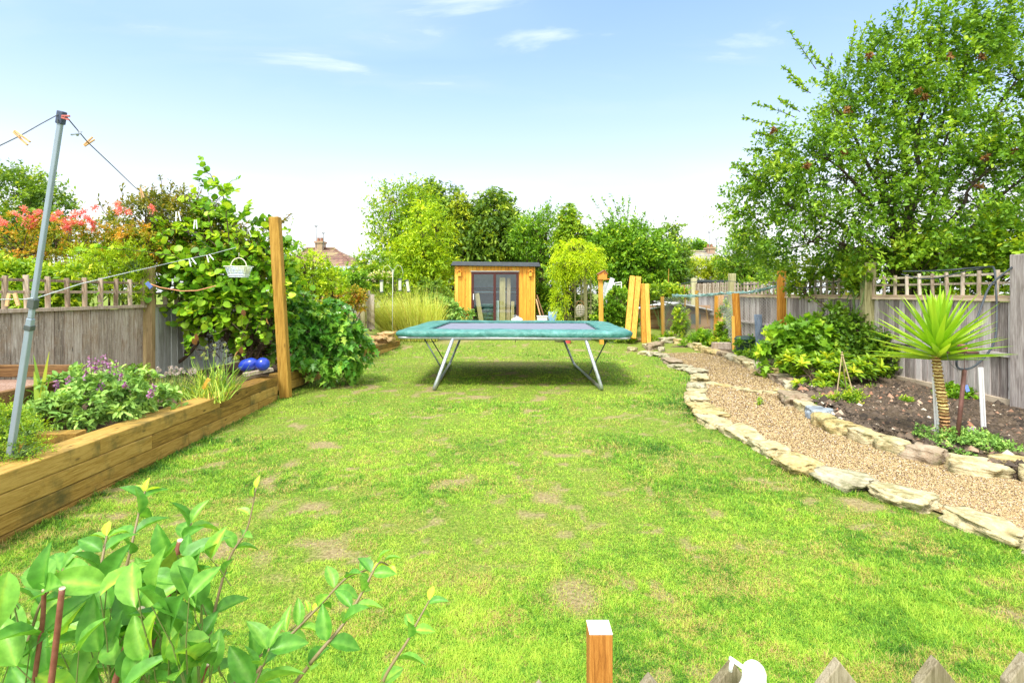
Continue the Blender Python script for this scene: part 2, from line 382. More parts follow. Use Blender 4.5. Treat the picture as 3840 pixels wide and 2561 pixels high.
# soil
def soilmat(name, c1, c2, c3, sc=18):
    m, n = mat_new(name); g = n('ShaderNodeNewGeometry').outputs['Position']
    a = n.noise(g, 3, 6, .7); b = n.noise(g, sc, 6, .75)
    c = n.ramp(n.math('ADD', n.math('MULTIPLY', a, .4), n.math('MULTIPLY', b, .6)), [(.33, c1), (.5, c2), (.68, c3)])
    vo = n('ShaderNodeTexVoronoi', {'Vector': g, 'Scale': 42.0})
    c = n.mix(n.ramp(vo.outputs['Distance'], [(.12, .7), (.2, 0.0)]), c, n.mix(vo.outputs['Color'], (.30,.18,.11), (.48,.40,.30)))
    finish(n, c, .95, n.math('ADD', b, n.math('MULTIPLY', vo.outputs['Distance'], .3)), 1.0, .035, 0, .15); return m
M_soil = soilmat('damp_soil', (.035,.025,.016), (.095,.070,.046), (.19,.145,.10))
M_bedsoil = soilmat('pale_soil', (.05,.032,.02), (.12,.08,.05), (.24,.17,.11))
# lawn base
m, n = mat_new('lawn_base'); g = n('ShaderNodeNewGeometry').outputs['Position']
at = n('ShaderNodeAttribute', attribute_name='tint').outputs['Fac']; b = n.noise(g, 40, 5, .75); b2 = n.noise(g, 7, 4, .7)
c = n.ramp(b, [(.32, (.05,.075,.014)), (.52, (.17,.235,.034)), (.70, (.33,.34,.09))])
bf = n.ramp(n.math('ADD', at, n.math('MULTIPLY', n.math('SUBTRACT', b2, .5), .8)), [(.25, 0.0), (.95, .85)])
c = n.mix(bf, c, n.ramp(b, [(.3, (.13,.095,.045)), (.5, (.28,.215,.115)), (.7, (.42,.34,.21))]))
finish(n, c, .9, b, .9, .02, 0, .1); M_lawn = m
# blades: colour belongs to the plants (patches of fescue, moss, straw)
m, n = mat_new('grass_blade'); g = n('ShaderNodeNewGeometry').outputs['Position']
gz = n('ShaderNodeMapping', {'Vector': g, 'Scale': (1, 1, 0)}).outputs[0]
at = n('ShaderNodeAttribute', attribute_name='tint').outputs['Fac']
c = n.ramp(at, [(0, (.04,.14,.012)), (.26, (.145,.36,.022)), (.52, (.315,.54,.04)), (.76, (.49,.64,.07)), (.9, (.52,.42,.13)), (1, (.40,.25,.11))])
p = n('ShaderNodeBsdfPrincipled', {'Base Color': c, 'Roughness': .55, 'Specular IOR Level': .3})
t = n('ShaderNodeBsdfTranslucent', {'Color': c}); n('ShaderNodeOutputMaterial', {0: n('ShaderNodeMixShader', {0: .35, 1: p, 2: t})}); M_blade = m
# gravel
m, n = mat_new('gravel_base'); g = n('ShaderNodeNewGeometry').outputs['Position']
vo = n('ShaderNodeTexVoronoi', {'Vector': g, 'Scale': 60.0}); lg = n.noise(g, 1.2, 4)
c = n.mix(vo.outputs['Color'], (.17,.12,.045), (.33,.25,.115)); c = n.mix(n.math('MULTIPLY', lg, .5), c, (.29,.21,.09))
c = n.mix(n.ramp(vo.outputs['Distance'], [(.3, 0.0), (.7, .8)]), c, (.10,.07,.045))
finish(n, c, .9, vo.outputs['Distance'], -1.0, .02, 0, .2); M_gravel = m
m, n = mat_new('gravel_stone'); at = n('ShaderNodeAttribute', attribute_name='tint').outputs['Fac']
finish(n, n.ramp(at, [(0, (.07,.04,.02)), (.16, (.13,.075,.035)), (.30, (.28,.19,.085)), (.6, (.34,.255,.11)), (.88, (.48,.37,.20)), (1, (.42,.38,.35))]), .8); M_pebble = m
# rocks
def rockmat(name, cols, moss=.4):
    m, n = mat_new(name); co = n('ShaderNodeTexCoord').outputs['Object']; rnd = n('ShaderNodeObjectInfo').outputs['Random']
    vec = n('ShaderNodeVectorMath', {0: co, 1: n('ShaderNodeCombineXYZ', {0: n.math('MULTIPLY', rnd, 40.0), 1: n.math('MULTIPLY', rnd, 11.0)}).outputs[0]}, operation='ADD').outputs[0]
    a = n.noise(vec, 5, 7, .7, .6); b = n.noise(vec, 30, 5, .7)
    lay = n.noise(n('ShaderNodeMapping', {'Vector': vec, 'Scale': (1.5, 1.5, 16)}).outputs[0], 3, 4, .6)
    f = n.math('ADD', n.math('MULTIPLY', a, .55), n.math('ADD', n.math('MULTIPLY', b, .2), n.math('MULTIPLY', lay, .25)))
    c = n.ramp(f, [(.34, cols[0]), (.46, cols[1]), (.58, cols[2]), (.72, cols[1])])
    ms = n.noise(vec, 7, 5, .7); c = n.mix(n.math('MULTIPLY', n.ramp(ms, [(.50, 0.0), (.62, 1.0)]), moss), c, (.10,.115,.035))
    finish(n, c, .85, n.math('ADD', n.math('ADD', a, lay), n.math('MULTIPLY', b, .5)), .9, .03, 0, .2); return m
M_rock = [rockmat('pale_sandstone', [(.22,.17,.08), (.43,.36,.19), (.58,.51,.32)], .6),
          rockmat('yellow_stone', [(.19,.14,.05), (.40,.31,.13), (.55,.46,.24)], .75),
          rockmat('grey_stone', [(.14,.13,.08), (.32,.29,.19), (.50,.46,.32)], .55),
          rockmat('brown_stone', [(.13,.085,.05), (.27,.20,.13), (.40,.33,.24)], .6),
          rockmat('slate_stone', [(.07,.085,.10), (.17,.20,.23), (.32,.37,.40)], .15)]

# ---------------------------------------------------------------- ground sheet
def grid_obj(name, xs, ys, zf, mat, kind='structure', cat=None):
    X, Yg = np.meshgrid(xs, ys); Z = zf(X, Yg)
    P = np.stack([X, Yg, Z], -1).reshape(-1, 3); nx, ny = len(xs), len(ys)
    i = (np.arange(ny-1)[:, None]*nx + np.arange(nx-1)[None]).ravel()
    loops = np.stack([i, i+1, i+nx+1, i+nx], 1).ravel()
    me = raw_mesh(name, P, loops, np.arange(len(i))*4, None, smooth=True); me.materials.append(mat)
    o = bpy.data.objects.new(name, me); COL.objects.link(o); o['kind'] = kind; return o
def lawn_bare(x, y):
    q = np.clip((.5*vnoise(x, y*.8, 2.0, 31)+.5*vnoise(x, y, 6.5, 32)-.64)*5, 0, 1)
    q = np.maximum(q, np.clip((.5*vnoise(x, y*.8, 5, 33)+.5*vnoise(x, y, 14, 34)-.64)*6, 0, 1)*.8)
    wn = np.exp(-(((x-.1)/1.6)**2+((y-12.9)/.8)**2)*1.2)*.75 + np.exp(-(((x+1.9)/.9)**2+((y-17.5)/1.2)**2))*1.2
    q = np.maximum(q, np.exp(-(((x-.36)/.16)**2+((y-3.05)/.22)**2)**2)*.95)
    return np.maximum(q, np.clip(wn*.9, 0, 1)), wn
far = np.concatenate([np.linspace(-8, 2, 41), np.linspace(2.06, 10, 135), np.linspace(10.12, 20, 84), np.linspace(20.5, 30, 20), np.geomspace(31, 900, 24)])
xfar = np.concatenate([-np.geomspace(900, 6, 30), np.linspace(-5.5, 5.5, 185), np.geomspace(6, 900, 30)])
lawn = grid_obj('lawn_ground', xfar, far, lambda x, y: terrain(x, y) + .012*(vnoise(x, y, 1.5)-.5)*(y < 20), M_lawn)
XX, YY = np.meshgrid(xfar, far); at_ = lawn.data.attributes.new('tint', 'FLOAT', 'POINT'); at_.data.foreach_set('value', np.where((YY < 20) & (np.abs(XX) < 5.5), lawn_bare(XX, YY)[0], 0).ravel().astype(np.float32))

# ---------------------------------------------------------------- path outlines (stones), read off the photograph
def zp(zx, zy, z=.04): return np.array(G(2400 + zx/1.633, 1200 + zy/1.633, z)[:2])
lawn_side = [(40,205,0,50),(130,215,2,45),(190,250,3,40),(250,285,2,50),(340,312,2,55),(365,355,0,60),(345,405,2,62),(350,440,0,75),(350,482,0,70),(375,535,1,80),(425,572,1,60),(455,625,0,85),(630,700,0,110),(790,785,0,140),(960,885,1,130),(1245,975,2,200),(1630,1090,0,190),(2130,1265,0,330),(2720,1480,0,330)]
cross = [(440,385,0,50),(520,400,1,60),(610,418,0,55),(700,436,0,60),(800,440,0,60),(870,432,1,50)]
bed_side = [(90,180,3,40),(170,165,2,35),(250,170,1,45),(330,180,0,50),(400,195,1,40),(455,205,1,45),(520,220,3,45),(570,240,2,45),(630,262,0,45),(690,290,0,50),(752,300,2,50),(880,375,3,60),(935,395,2,60),(950,490,3,100),(1030,548,0,110),(1095,590,4,80),(1125,635,1,85),(1235,680,1,90),(1390,735,0,100),(1560,795,0,85),(1750,840,3,140),(2050,920,0,190),(2330,915,1,85),(2500,1010,0,80)]
LS = [zp(a, b) for a, b, _, _ in lawn_side]; BS = [zp(a, b) for a, b, _, _ in bed_side]; CS = [zp(a, b) for a, b, _, _ in cross]
LSa = np.array(sorted(LS, key=lambda p: -p[1])); BSa = np.array(sorted(BS, key=lambda p: -p[1]))
def edge_x(A, y): return np.interp(-np.asarray(y, float), -A[:, 1], A[:, 0])
# gravel path sheet between the stone rows
ys = np.linspace(3.0, 16.3, 90); rows = []
for y in ys:
    a, b = edge_x(LSa, y), edge_x(BSa, y)
    if y < BSa[-1, 1]: b = BSa[-1, 0] + (BSa[-1, 1]-y)*.7
    rows.append([(a + (b-a)*t, y, .016 + .015*float(vnoise(a + (b-a)*t, y, 2.2, 4))) for t in np.linspace(0, 1, 16)])
P = np.array(rows).reshape(-1, 3); i = (np.arange(89)[:, None]*16 + np.arange(15)[None]).ravel()
me = raw_mesh('gravel_path', P, np.stack([i, i+1, i+17, i+16], 1).ravel(), np.arange(len(i))*4, None, smooth=True); me.materials.append(M_gravel)
path = bpy.data.objects.new('gravel_path', me); COL.objects.link(path); path['kind'] = 'structure'
# loose gravel: one mass of small stones
N = 95000
px = rng.uniform(2400, 3900, N*4); py = rng.uniform(1290, 2250, N*4)
Yp = EYE*F/(py-HZ); Xp = (px-1920)*Yp/F
k = (Xp > edge_x(LSa, Yp)+.04) & (Xp < np.where(Yp < BSa[-1, 1], BSa[-1, 0]+(BSa[-1, 1]-Yp)*.7, edge_x(BSa, Yp))-.02) & (Yp > 3)
Xp, Yp = Xp[k][:N], Yp[k][:N]; N = len(Xp)
octv = np.array([(1,0,0),(0,1,0),(-1,0,0),(0,-1,0),(0,0,.7),(0,0,-.5)], float); octf = np.array([(0,1,4),(1,2,4),(2,3,4),(3,0,4),(1,0,5),(2,1,5)])
sc_ = (rng.uniform(.003, .0098, N)*np.clip(Yp/5, .9, 1.8))[:, None, None]*rng.uniform(.6, 1.3, (N, 6, 1)); th = rng.uniform(0, 6.3, N)
q = octv[None]*sc_; c_, s_ = np.cos(th)[:, None], np.sin(th)[:, None]
q = np.stack([q[..., 0]*c_-q[..., 1]*s_, q[..., 0]*s_+q[..., 1]*c_, q[..., 2]], -1)
zp_ = .016 + .015*vnoise(Xp, Yp, 2.2, 4) + .004
P = q + np.stack([Xp, Yp, zp_], 1)[:, None]
me = raw_mesh('gravel', P.reshape(-1, 3), (np.arange(N)[:, None]*6 + octf.ravel()[None]).ravel(), np.arange(N*6)*3, None, np.repeat(rng.random(N), 6)); me.materials.append(M_pebble)
o = bpy.data.objects.new('gravel', me); COL.objects.link(o); tag(o, 'loose tan gravel scattered over the winding path', 'gravel', kind='stuff')

# ---------------------------------------------------------------- rocks
import bmesh
def rock_mesh(sx, sy, sz, seed, sub=3, rough=.22, flat=.6):
    bm = bmesh.new(); bmesh.ops.create_icosphere(bm, subdivisions=sub, radius=1)
    for v in bm.verts:
        p = v.co.copy(); o_ = Vector((seed*3.7, seed*1.3, seed*7.1))
        d = 1 + rough*1.9*mnoise.noise(p*1.3+o_) + rough*1.0*mnoise.noise(p*3.1+o_) + rough*.45*mnoise.noise(p*7+o_)
        # squarish slabs: superellipsoid
        e = .62; q = Vector([math.copysign(abs(c)**e, c) for c in p]); q = q/max(abs(q.x), abs(q.y), abs(q.z))*.82 if True else q
        p = (p*.45 + q*.55)*d
        if p.z > flat: p.z = flat + (p.z-flat)*.25
        v.co = Vector((p.x*sx, p.y*sy, p.z*sz))
    me = bpy.data.meshes.new('stone'); bm.to_mesh(me); bm.free()
    me.polygons.foreach_set('use_smooth', np.ones(len(me.polygons), bool)); me.update(); return me
def rock(loc, sx, sy, sz, rot, mat, seed, label, group=None, tilt=0, rough=.22, name='edging_stone', cat='stone'):
    me = rock_mesh(sx, sy, sz, seed, 4 if sx > .16 else 3, rough); me.materials.append(mat)
    o = bpy.data.objects.new(name, me); COL.objects.link(o); o.location = loc; o.rotation_euler = (tilt, rng.uniform(-.06, .06), rot)
    return tag(o, label, cat, group)
CN = ['pale cream', 'yellowish', 'grey', 'brown', 'slate blue']
ORD = ['nearest', 'second nearest', 'third nearest', 'fourth nearest', 'fifth nearest', 'sixth nearest', 'seventh nearest', 'eighth nearest', 'ninth nearest', 'tenth nearest', 'eleventh nearest', 'twelfth nearest', 'thirteenth nearest', 'fourteenth nearest', 'fifteenth nearest', 'sixteenth nearest', 'seventeenth nearest', 'eighteenth nearest', 'nineteenth nearest', 'twentieth nearest', 'twenty first nearest', 'twenty second nearest', 'twenty third nearest', 'twenty fourth nearest']
def row(lst, pts, side, grp, wid, hgt):
    n_ = len(lst)
    for i, ((a, b, ci, hw), p) in enumerate(zip(lst, pts)):
        q0 = pts[max(i-1, 0)]; q1 = pts[min(i+1, n_-1)]; ang = math.atan2(q1[1]-q0[1], q1[0]-q0[0])
        ln = (np.linalg.norm(p-q0) if i else np.linalg.norm(q1-p)); ln2 = np.linalg.norm(q1-p) if i < n_-1 else ln
        L_ = min(.5*(ln+ln2)*.5*1.02, .60)
        wd = min(max(wid*rng.uniform(.8, 1.15), L_*.38), L_*1.3)
        rock((p[0], p[1], float(terrain(*p)) + hgt*.34), L_, wd, hgt*rng.uniform(.85, 1.15), ang, M_rock[ci], i*3.3+len(grp),
             f'{CN[ci]} edging stone, {ORD[n_-1-i] if side != "cross" else ["first","second","third","fourth","fifth","sixth"][i]+" from the lawn"} in the row {dict(lawn="between lawn and gravel path", bed="between gravel path and soil bed", cross="crossing the gravel path")[side]}', grp)
row(lawn_side, LS, 'lawn', 'edging stones between lawn and gravel', .20, .088)
row(cross, CS, 'cross', 'stepping stones across the gravel', .12, .05)
row(bed_side, BS, 'bed', 'edging stones between gravel and soil bed', .17, .15)
for (a, b, w_, h_, ci, lb) in [(782,302,.10,.20,3,'upright pointed brown stone at the path bend, left of the pair'), (842,315,.17,.16,1,'upright tan stone at the path bend, right of the pair')]:
    p = zp(a, b+25); rock((p[0], p[1], h_*.6), w_, .09, h_, .2, M_rock[ci], a*.1, lb, tilt=.1)
# rubble behind the lawn's far right corner
for i, (a, b, w_, ci) in enumerate([(2400,1300,.22,1),(2340,1292,.2,0),(2440,1312,.25,0),(2520,1290,.2,3),(2480,1318,.16,2),(2300,1285,.2,1),(2560,1300,.2,0),(2620,1316,.22,1),(2370,1318,.17,0),(2450,1330,.2,2),(2680,1318,.18,0)]):
    p = G(a, b, .03); rock((p[0], p[1], .05+float(terrain(p[0], p[1]))), w_, w_*.7, .09, i*1.1, M_rock[ci], i*2.1, f'{CN[ci]} rubble stone, {["first","second","third","fourth","fifth","sixth","seventh","eighth","ninth","tenth","eleventh"][sorted(range(11), key=lambda j: [2400,2340,2440,2520,2480,2300,2560,2620,2370,2450,2680][j]).index(i)]} from the left below the timber posts', 'rubble stones at the far lawn corner')

# ---------------------------------------------------------------- right soil bed
FX = 7.12                                   # line of the right fence
ys = np.linspace(3.2, 16.4, 150); rows = []
for y in ys:
    a = edge_x(BSa, y) if y > BSa[-1, 1] else BSa[-1, 0]+(BSa[-1, 1]-y)*.7
    for t in np.linspace(0, 1, 60):
        x = a + (FX-.02-a)*t; e = min(1, t*6)
        z = .02 + e*(.05 + .05*float(vnoise(x, y, 1.4, 2)) + .035*float(vnoise(x, y, 5, 3)) + .03*float(vnoise(x, y, 14, 5)))
        rows.append((x, y, z))
P = np.array(rows); i = (np.arange(149)[:, None]*60 + np.arange(59)[None]).ravel()
me = raw_mesh('soil_bed', P, np.stack([i, i+1, i+61, i+60], 1).ravel(), np.arange(len(i))*4, None, smooth=True); me.materials.append(M_soil)
o = bpy.data.objects.new('soil_bed', me); COL.objects.link(o); o['kind'] = 'structure'
# clods and chippings lying on the soil
N = 10500; Yp = rng.uniform(3.6, 10, N); a = edge_x(BSa, Yp); Xp = a+.1+(FX-.15-a)*rng.random(N)
sc_ = (rng.exponential(.0125, N)+.006)[:, None, None]*rng.uniform(.6, 1.4, (N, 6, 1)); P = octv[None]*sc_
P = P + np.stack([Xp, Yp, .085 + .05*vnoise(Xp, Yp, 1.4, 2)+.03*vnoise(Xp, Yp, 5, 3)], 1)[:, None]
m, n = mat_new('soil_clod'); at = n('ShaderNodeAttribute', attribute_name='tint').outputs['Fac']
finish(n, n.ramp(at, [(0, (.025,.018,.012)), (.9, (.13,.095,.065)), (.95, (.34,.16,.09)), (.98, (.40,.33,.24)), (1, (.55,.5,.4))]), .9)
me = raw_mesh('soil_clods', P.reshape(-1, 3), (np.arange(N)[:, None]*6 + octf.ravel()[None]).ravel(), np.arange(N*6)*3, None, np.repeat(rng.random(N), 6)); me.materials.append(m)
o = bpy.data.objects.new('soil_clods', me); COL.objects.link(o); tag(o, 'small clods and chippings lying on the dark soil bed', 'soil', kind='stuff')

# ---------------------------------------------------------------- left raised bed: sleeper wall, soil
WL = [(-3.46, 2.4), (-3.51, 3.66), (-3.66, 6.2), (-3.79, 8.62)]
WR = [(-3.82, 8.98), (-3.86, 10.9), (-3.80, 14.4), (-3.42, 16.2)]
def wx(y): return np.interp(y, [p[1] for p in WL+WR], [p[0] for p in WL+WR])
def wtop(y): return np.interp(y, [2.4, 3.66, 8.75, 10.85, 16.2], [.51, .481, .377, .268, .275])
root = empty('sleeper_wall', (-3.6, 3.6, 0), 'retaining wall of stacked timber sleepers along the left of the lawn', 'retaining wall')
H_ = .145
def sleeper(y0, y1, k, sd=0.0, jut=0.0):
    mb = MB(); n_ = max(2, int((y1-y0)/.9)+1); mb.tint = rng.random()
    for j in range(n_-1): pass
    yy = np.linspace(y0, y1, n_); vs = []
    for y in yy:
        t = wtop(y) - k*H_; x = wx(y)+jut; b = max(t-H_+.004, -.1)
        vs += [(x, y, b), (x, y, t), (x-.27, y, t), (x-.27, y, b)]
    fs = [(4*j+q, 4*j+4+q, 4*j+4+(q+1) % 4, 4*j+(q+1) % 4) for j in range(n_-1) for q in range(4)] + [(0,1,2,3), tuple(4*(n_-1)+q for q in (3,2,1,0))]
    mb.add(vs, [f[::-1] for f in fs]); o = mb.build('sleeper', M_sleeper, root, bevel=.008); return o
for k, cuts in enumerate([[2.4, 4.62, 6.75, 8.64], [2.4, 5.35, 7.62, 8.64], [2.4, 6.02, 7.9, 8.64], [2.4, 5.0, 8.6]]):
    for a, b in zip(cuts[:-1], cuts[1:]): sleeper(a+.004, b-.004, k, jut=rng.uniform(-.004, .006))
for k, cuts in enumerate([[8.96, 9.6, 11.6, 13.6, 16.2], [8.96, 10.6, 12.6, 16.2]]):
    for a, b in zip(cuts[:-1], cuts[1:]): sleeper(a+.004, b-.004, k, jut=rng.uniform(-.004, .006))
# return at the far end
mb = MB(); mb.box(-4.9, -3.44, 16.2, 16.4, -.05, .27); mb.build('sleeper', M_sleeper, root, bevel=.008)
# divider inside the bed
mb = MB(); mb.bar((-5.2, 4.62, .405), (-3.86, 4.78, .405), .14, .16); thing1('bed_divider', mb, M_sleeper, 'low timber divider lying across the left raised bed', 'timber', bevel=.006)
ys = np.linspace(2.2, 17.5, 90); rows = []
for y in ys:
    for t in np.linspace(0, 1, 24):
        x = -6.05 + (wx(y)-.2+6.05)*t; z = wtop(y)-.035 - .02*float(vnoise(x, y, 6, 8)) - .01
        if y < 4.7: z -= .12
        rows.append((x, y, z))
P = np.array(rows); i = (np.arange(89)[:, None]*24 + np.arange(23)[None]).ravel()
me = raw_mesh('raised_bed_soil', P, np.stack([i, i+1, i+25, i+24], 1).ravel(), np.arange(len(i))*4, None, smooth=True); me.materials.append(M_bedsoil)
o = bpy.data.objects.new('raised_bed_soil', me); COL.objects.link(o); o['kind'] = 'structure'
# small raised planter at the far left
root = empty('raised_planter', (-5.3, 5.3, .38), 'old brown timber planter filled with pinkish grit against the left fence', 'planter')
M_pl = wood('rotting_plank', [(.05,.025,.01), (.17,.09,.035), (.33,.2,.08)], 'X', 1, 1.2, .3, .5, (.09,.08,.03))
mb = MB(); mb.box(-6.0, -4.75, 4.86, 4.94, .30, .80); mb.box(-4.83, -4.75, 4.943, 5.9, .30, .80); mb.build('side_board', M_pl, root, bevel=.006)
mb = MB(); mb.box(-6.0, -4.85, 5.85, 5.93, .8, .93); mb.build('back_board', M_pl, root, bevel=.006)
M_grit = soilmat('pink_grit', (.20,.11,.08), (.42,.27,.2), (.62,.48,.4), 40)
mb = MB(); mb.box(-5.98, -4.835, 4.945, 5.84, .5, .775); mb.build('grit_fill', M_grit, root)

# ---------------------------------------------------------------- grass blades
N = 520000
px = rng.uniform(-40, 3880, N*2); py = HZ + 178*np.exp(rng.random(N*2)*math.log(1480/178))
py = np.where(rng.random(N*2) < .62, rng.uniform(1278, 2590, N*2), py)
Yp = EYE*F/(py-HZ); Yp = np.where(Yp > 14.5, 14.5 + (Yp-14.5)*1.25, Yp); Xp = (px-1920)*Yp/F
lx = edge_x(LSa, Yp)-.13; lx = np.where(Yp > LSa[0, 1], 3.6, lx); lx = np.where(Yp < LSa[-1, 1], 99, lx)
k = (Xp > wx(Yp)+.005) & (Xp < lx) & (Yp < 20.0)
patch = .45*vnoise(Xp, Yp, 1.0, 1)+.3*vnoise(Xp, Yp, 2.7, 2)+.25*vnoise(Xp, Yp, 7, 3)
worn = np.exp(-(((Xp-.1)/1.6)**2+((Yp-12.9)/.8)**2)*1.2)*.75 + np.exp(-(((Xp+1.9)/.9)**2+((Yp-17.5)/1.2)**2))*1.2
streak = vnoise(Xp*1.0+Yp*.25, Yp*.55, 2.2, 9)
bare, _w = lawn_bare(Xp, Yp)
k &= rng.random(N*2) > bare*.80
Xp, Yp, patch, streak, worn, bare = Xp[k][:N], Yp[k][:N], patch[k][:N], streak[k][:N], worn[k][:N], bare[k][:N]; N = len(Xp)
dw = Xp-wx(Yp); dl = np.where(Yp < LSa[0, 1], edge_x(LSa, Yp)-.13-Xp, 9)
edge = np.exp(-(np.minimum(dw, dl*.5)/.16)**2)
lush = np.clip((vnoise(Xp, Yp, .9, 6)-.5)*3, 0, 1)
Lb = rng.uniform(.014, .036, N)*(1+.7*lush)*(.6+.8*vnoise(Xp, Yp, 13, 21))*(1-.4*bare)*(1+1.0*edge*rng.random(N))*np.clip(.8+Yp*.03, .85, 1.3)
Wb = np.maximum(.0026, Yp*.0009)*rng.uniform(.8, 1.3, N)
dirs = rng.normal(0, .62, (N, 3)); dirs[:, 2] = 1
tuftn = vnoise(Xp, Yp, 13, 21); fine_ = vnoise(Xp, Yp, 34, 22)
strawm = np.clip((.45*vnoise(Xp, Yp*.8, 3.1, 41)+.30*vnoise(Xp, Yp, 9, 42)+.25*fine_-.545)*6, 0, 1)
darkm = np.clip((.6*vnoise(Xp, Yp*.8, 3.6, 51)+.4*tuftn-.60)*5, 0, 1)
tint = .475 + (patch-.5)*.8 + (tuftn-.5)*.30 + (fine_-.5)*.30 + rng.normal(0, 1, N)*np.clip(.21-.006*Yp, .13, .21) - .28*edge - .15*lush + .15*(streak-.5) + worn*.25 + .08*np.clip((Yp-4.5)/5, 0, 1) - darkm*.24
tint = np.minimum(tint, .74)
tint = np.where(rng.random(N) < np.maximum(bare*.75, strawm*.62*np.clip(1.25-Yp*.05, .5, 1)), rng.uniform(.78, 1.0, N), tint)
gnd = terrain(Xp, Yp)
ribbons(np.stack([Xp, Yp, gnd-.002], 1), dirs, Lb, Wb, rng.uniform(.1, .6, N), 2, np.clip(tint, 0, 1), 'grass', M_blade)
tag(bpy.data.objects['grass'], 'short patchy bright green lawn grass', 'grass', kind='stuff')
# ================================================================= fences
def lattice(mb, x, y0, y1, z0, z1, step, wd, side, nh=1, lean=0.0):
    """trellis in the plane X = x: upright laths on the garden side, thin rails behind"""
    nn = max(2, int(round((y1-y0)/step)))
    for i in range(nn+1):
        y = y0 + (y1-y0)*i/nn; mb.tint = rng.random()
        mb.bar((x-side*.012, y+rng.normal(0, .004), z0), (x-side*.012+rng.normal(0, .004), y+lean+rng.normal(0, .008), z1+rng.uniform(-.008, .02)), .022, wd, (1, 0, 0))
    for z in [z1-.045] + [z0+(z1-z0)*(j+1)/(nh+1) for j in range(nh)]:
        mb.tint = rng.random(); mb.bar((x+side*.012, y0, z), (x+side*.012, y1, z+rng.normal(0, .006)), .02, .035)
def boards(mb, x, y0, y1, z0, z1, step, side, th=.016):
    y = y0
    while y < y1-.01:
        ye = min(y+step, y1); mb.tint = rng.random(); j = rng.uniform(-.003, .003)
        zt = z1+rng.uniform(-.006, .004)
        # feather edge: one edge proud of its neighbour
        vs = [(x+j-side*th, y+.002, z0), (x+j-side*th, y+.002, zt), (x+j-side*.004, ye-.002, zt), (x+j-side*.004, ye-.002, z0), (x+j+side*.006, y+.002, z0), (x+j+side*.006, y+.002, zt), (x+j+side*.006, ye-.002, zt), (x+j+side*.006, ye-.002, z0)]
        mb.add(vs, [(0,1,2,3), (4,7,6,5), (0,4,5,1), (3,2,6,7), (1,5,6,2), (0,3,7,4)]); y = ye
M_gboard = plain('tan_gravel_board', (.40,.33,.24), .85, var=.25, scale=4)
M_cap = wood('tan_capping', [(.24,.16,.10), (.45,.33,.23), (.60,.48,.36)], 'Y', 1, .8, .2)
# right fence: bays between posts
FR = empty('fence', (FX, 7.5, 0), 'long silvered closeboard fence with trellis top along the right side', 'fence')
posts = [(7.45, 2.42, .17), (10.62, 2.33, .23), (13.98, 2.35, .18), (17.15, 2.33, .20), (20.75, 2.26, .20), (24.1, 2.18, .20), (27.6, 2.14, .2), (31, 2.1, .2)]
for i in range(len(posts)-1):
    ya, yb = posts[i][0]+.10, posts[i+1][0]-.10; g = float(terrain(FX, (ya+yb)/2))*.35
    mb = MB(); boards(mb, FX+.03, ya, yb, .14+g, 1.60+g*.2, .135, 1); mb.build('board_panel', M_greyboard, FR)
    mb = MB(); mb.box(FX-.02, FX+.05, ya, yb, .0+g, .20+g); mb.build('gravel_board', M_gboard, FR, bevel=.004)
    mb = MB(); mb.tint = .8; mb.box(FX-.03, FX+.06, ya, yb, 1.603+g*.2, 1.64+g*.2); mb.tint = .3; mb.box(FX-.02, FX+.05, ya, yb, 1.643+g*.2, 1.69+g*.2); mb.build('capping', M_cap, FR, bevel=.003); mb = MB()
    mb.tint = .7; mb.box(FX-.03, FX+.012, ya, yb, .80+g, .86+g); mb.build('rail', M_greyboard, FR, bevel=.003)
    mb = MB(); z0 = 1.69+g*.2; hh = [.36, .34, .36, .36, .34, .3, .3][i]
    lattice(mb, FX+.02, ya, yb, z0, z0+hh, [.29, .22, .22, .2, .2, .2, .2][i], .05, 1, 1, 0 if i != 3 else -.05)
    mb.build('trellis', M_trellis_r, FR)
mb = MB(); boards(mb, FX+.03, 2.0, 7.35, .14, 1.6, .135, 1); mb.build('board_panel', M_greyboard, FR)
for i, (y, h, s_) in enumerate(posts):
    g = float(terrain(FX, y))*.3
    mb = MB(); mb.tint = rng.random(); x0 = FX-.05-(.02 if i else .0)
    if i == 0: mb.box(FX-.09, FX+.12, 7.02, 7.54, 0, 1.72+150*7.5/F-.02)
    else: mb.box(x0-.07, x0+s_-.08, y-.09, y+.09, 0, h+g*.3)
    mb.build('post', M_mosspost if i in (3, 4, 5) else (M_softpost if i == 2 else M_greyboard if i == 0 else M_mosspost), FR, bevel=.012)
# left fence
LX = -5.95
FL = empty('fence', (LX, 6, 0), 'old lichened board fence with brown trellis top along the left side', 'fence')
lp = [(8.72, 2.04, .15), (12.2, 1.9, .14), (15.4, 1.9, .14), (17.6, 1.95, .14)]
mb = MB(); boards(mb, LX-.02, 3.2, 8.62, .3, 1.485, .15, -1); mb.build('board_panel', M_oldboard, FL)
mb = MB(); mb.tint = .6; mb.box(LX-.05, LX+.05, 3.2, 8.62, 1.488, 1.535); mb.build('rail', M_trellis, FL, bevel=.005)
mb = MB(); lattice(mb, LX+.0, 3.32, 8.58, 1.535, 1.93, .292, .062, -1, 1); mb.build('trellis', M_trellis, FL, bevel=.003)
mb = MB(); boards(mb, LX-.02, 8.82, 12.1, .25, 1.49, .17, -1); mb.build('board_panel', M_bluegrey_board, FL)
mb = MB(); mb.box(LX-.05, LX+.05, 8.82, 12.1, 1.493, 1.53); mb.build('rail', M_trellis, FL)
mb = MB(); lattice(mb, LX, 8.84, 12.1, 1.53, 1.90, .292, .07, -1, 1); mb.build('trellis', M_trellis, FL)
mb = MB(); boards(mb, LX+.1, 12.3, 17.6, .25, 1.45, .17, -1); mb.build('board_panel', M_oldboard, FL)
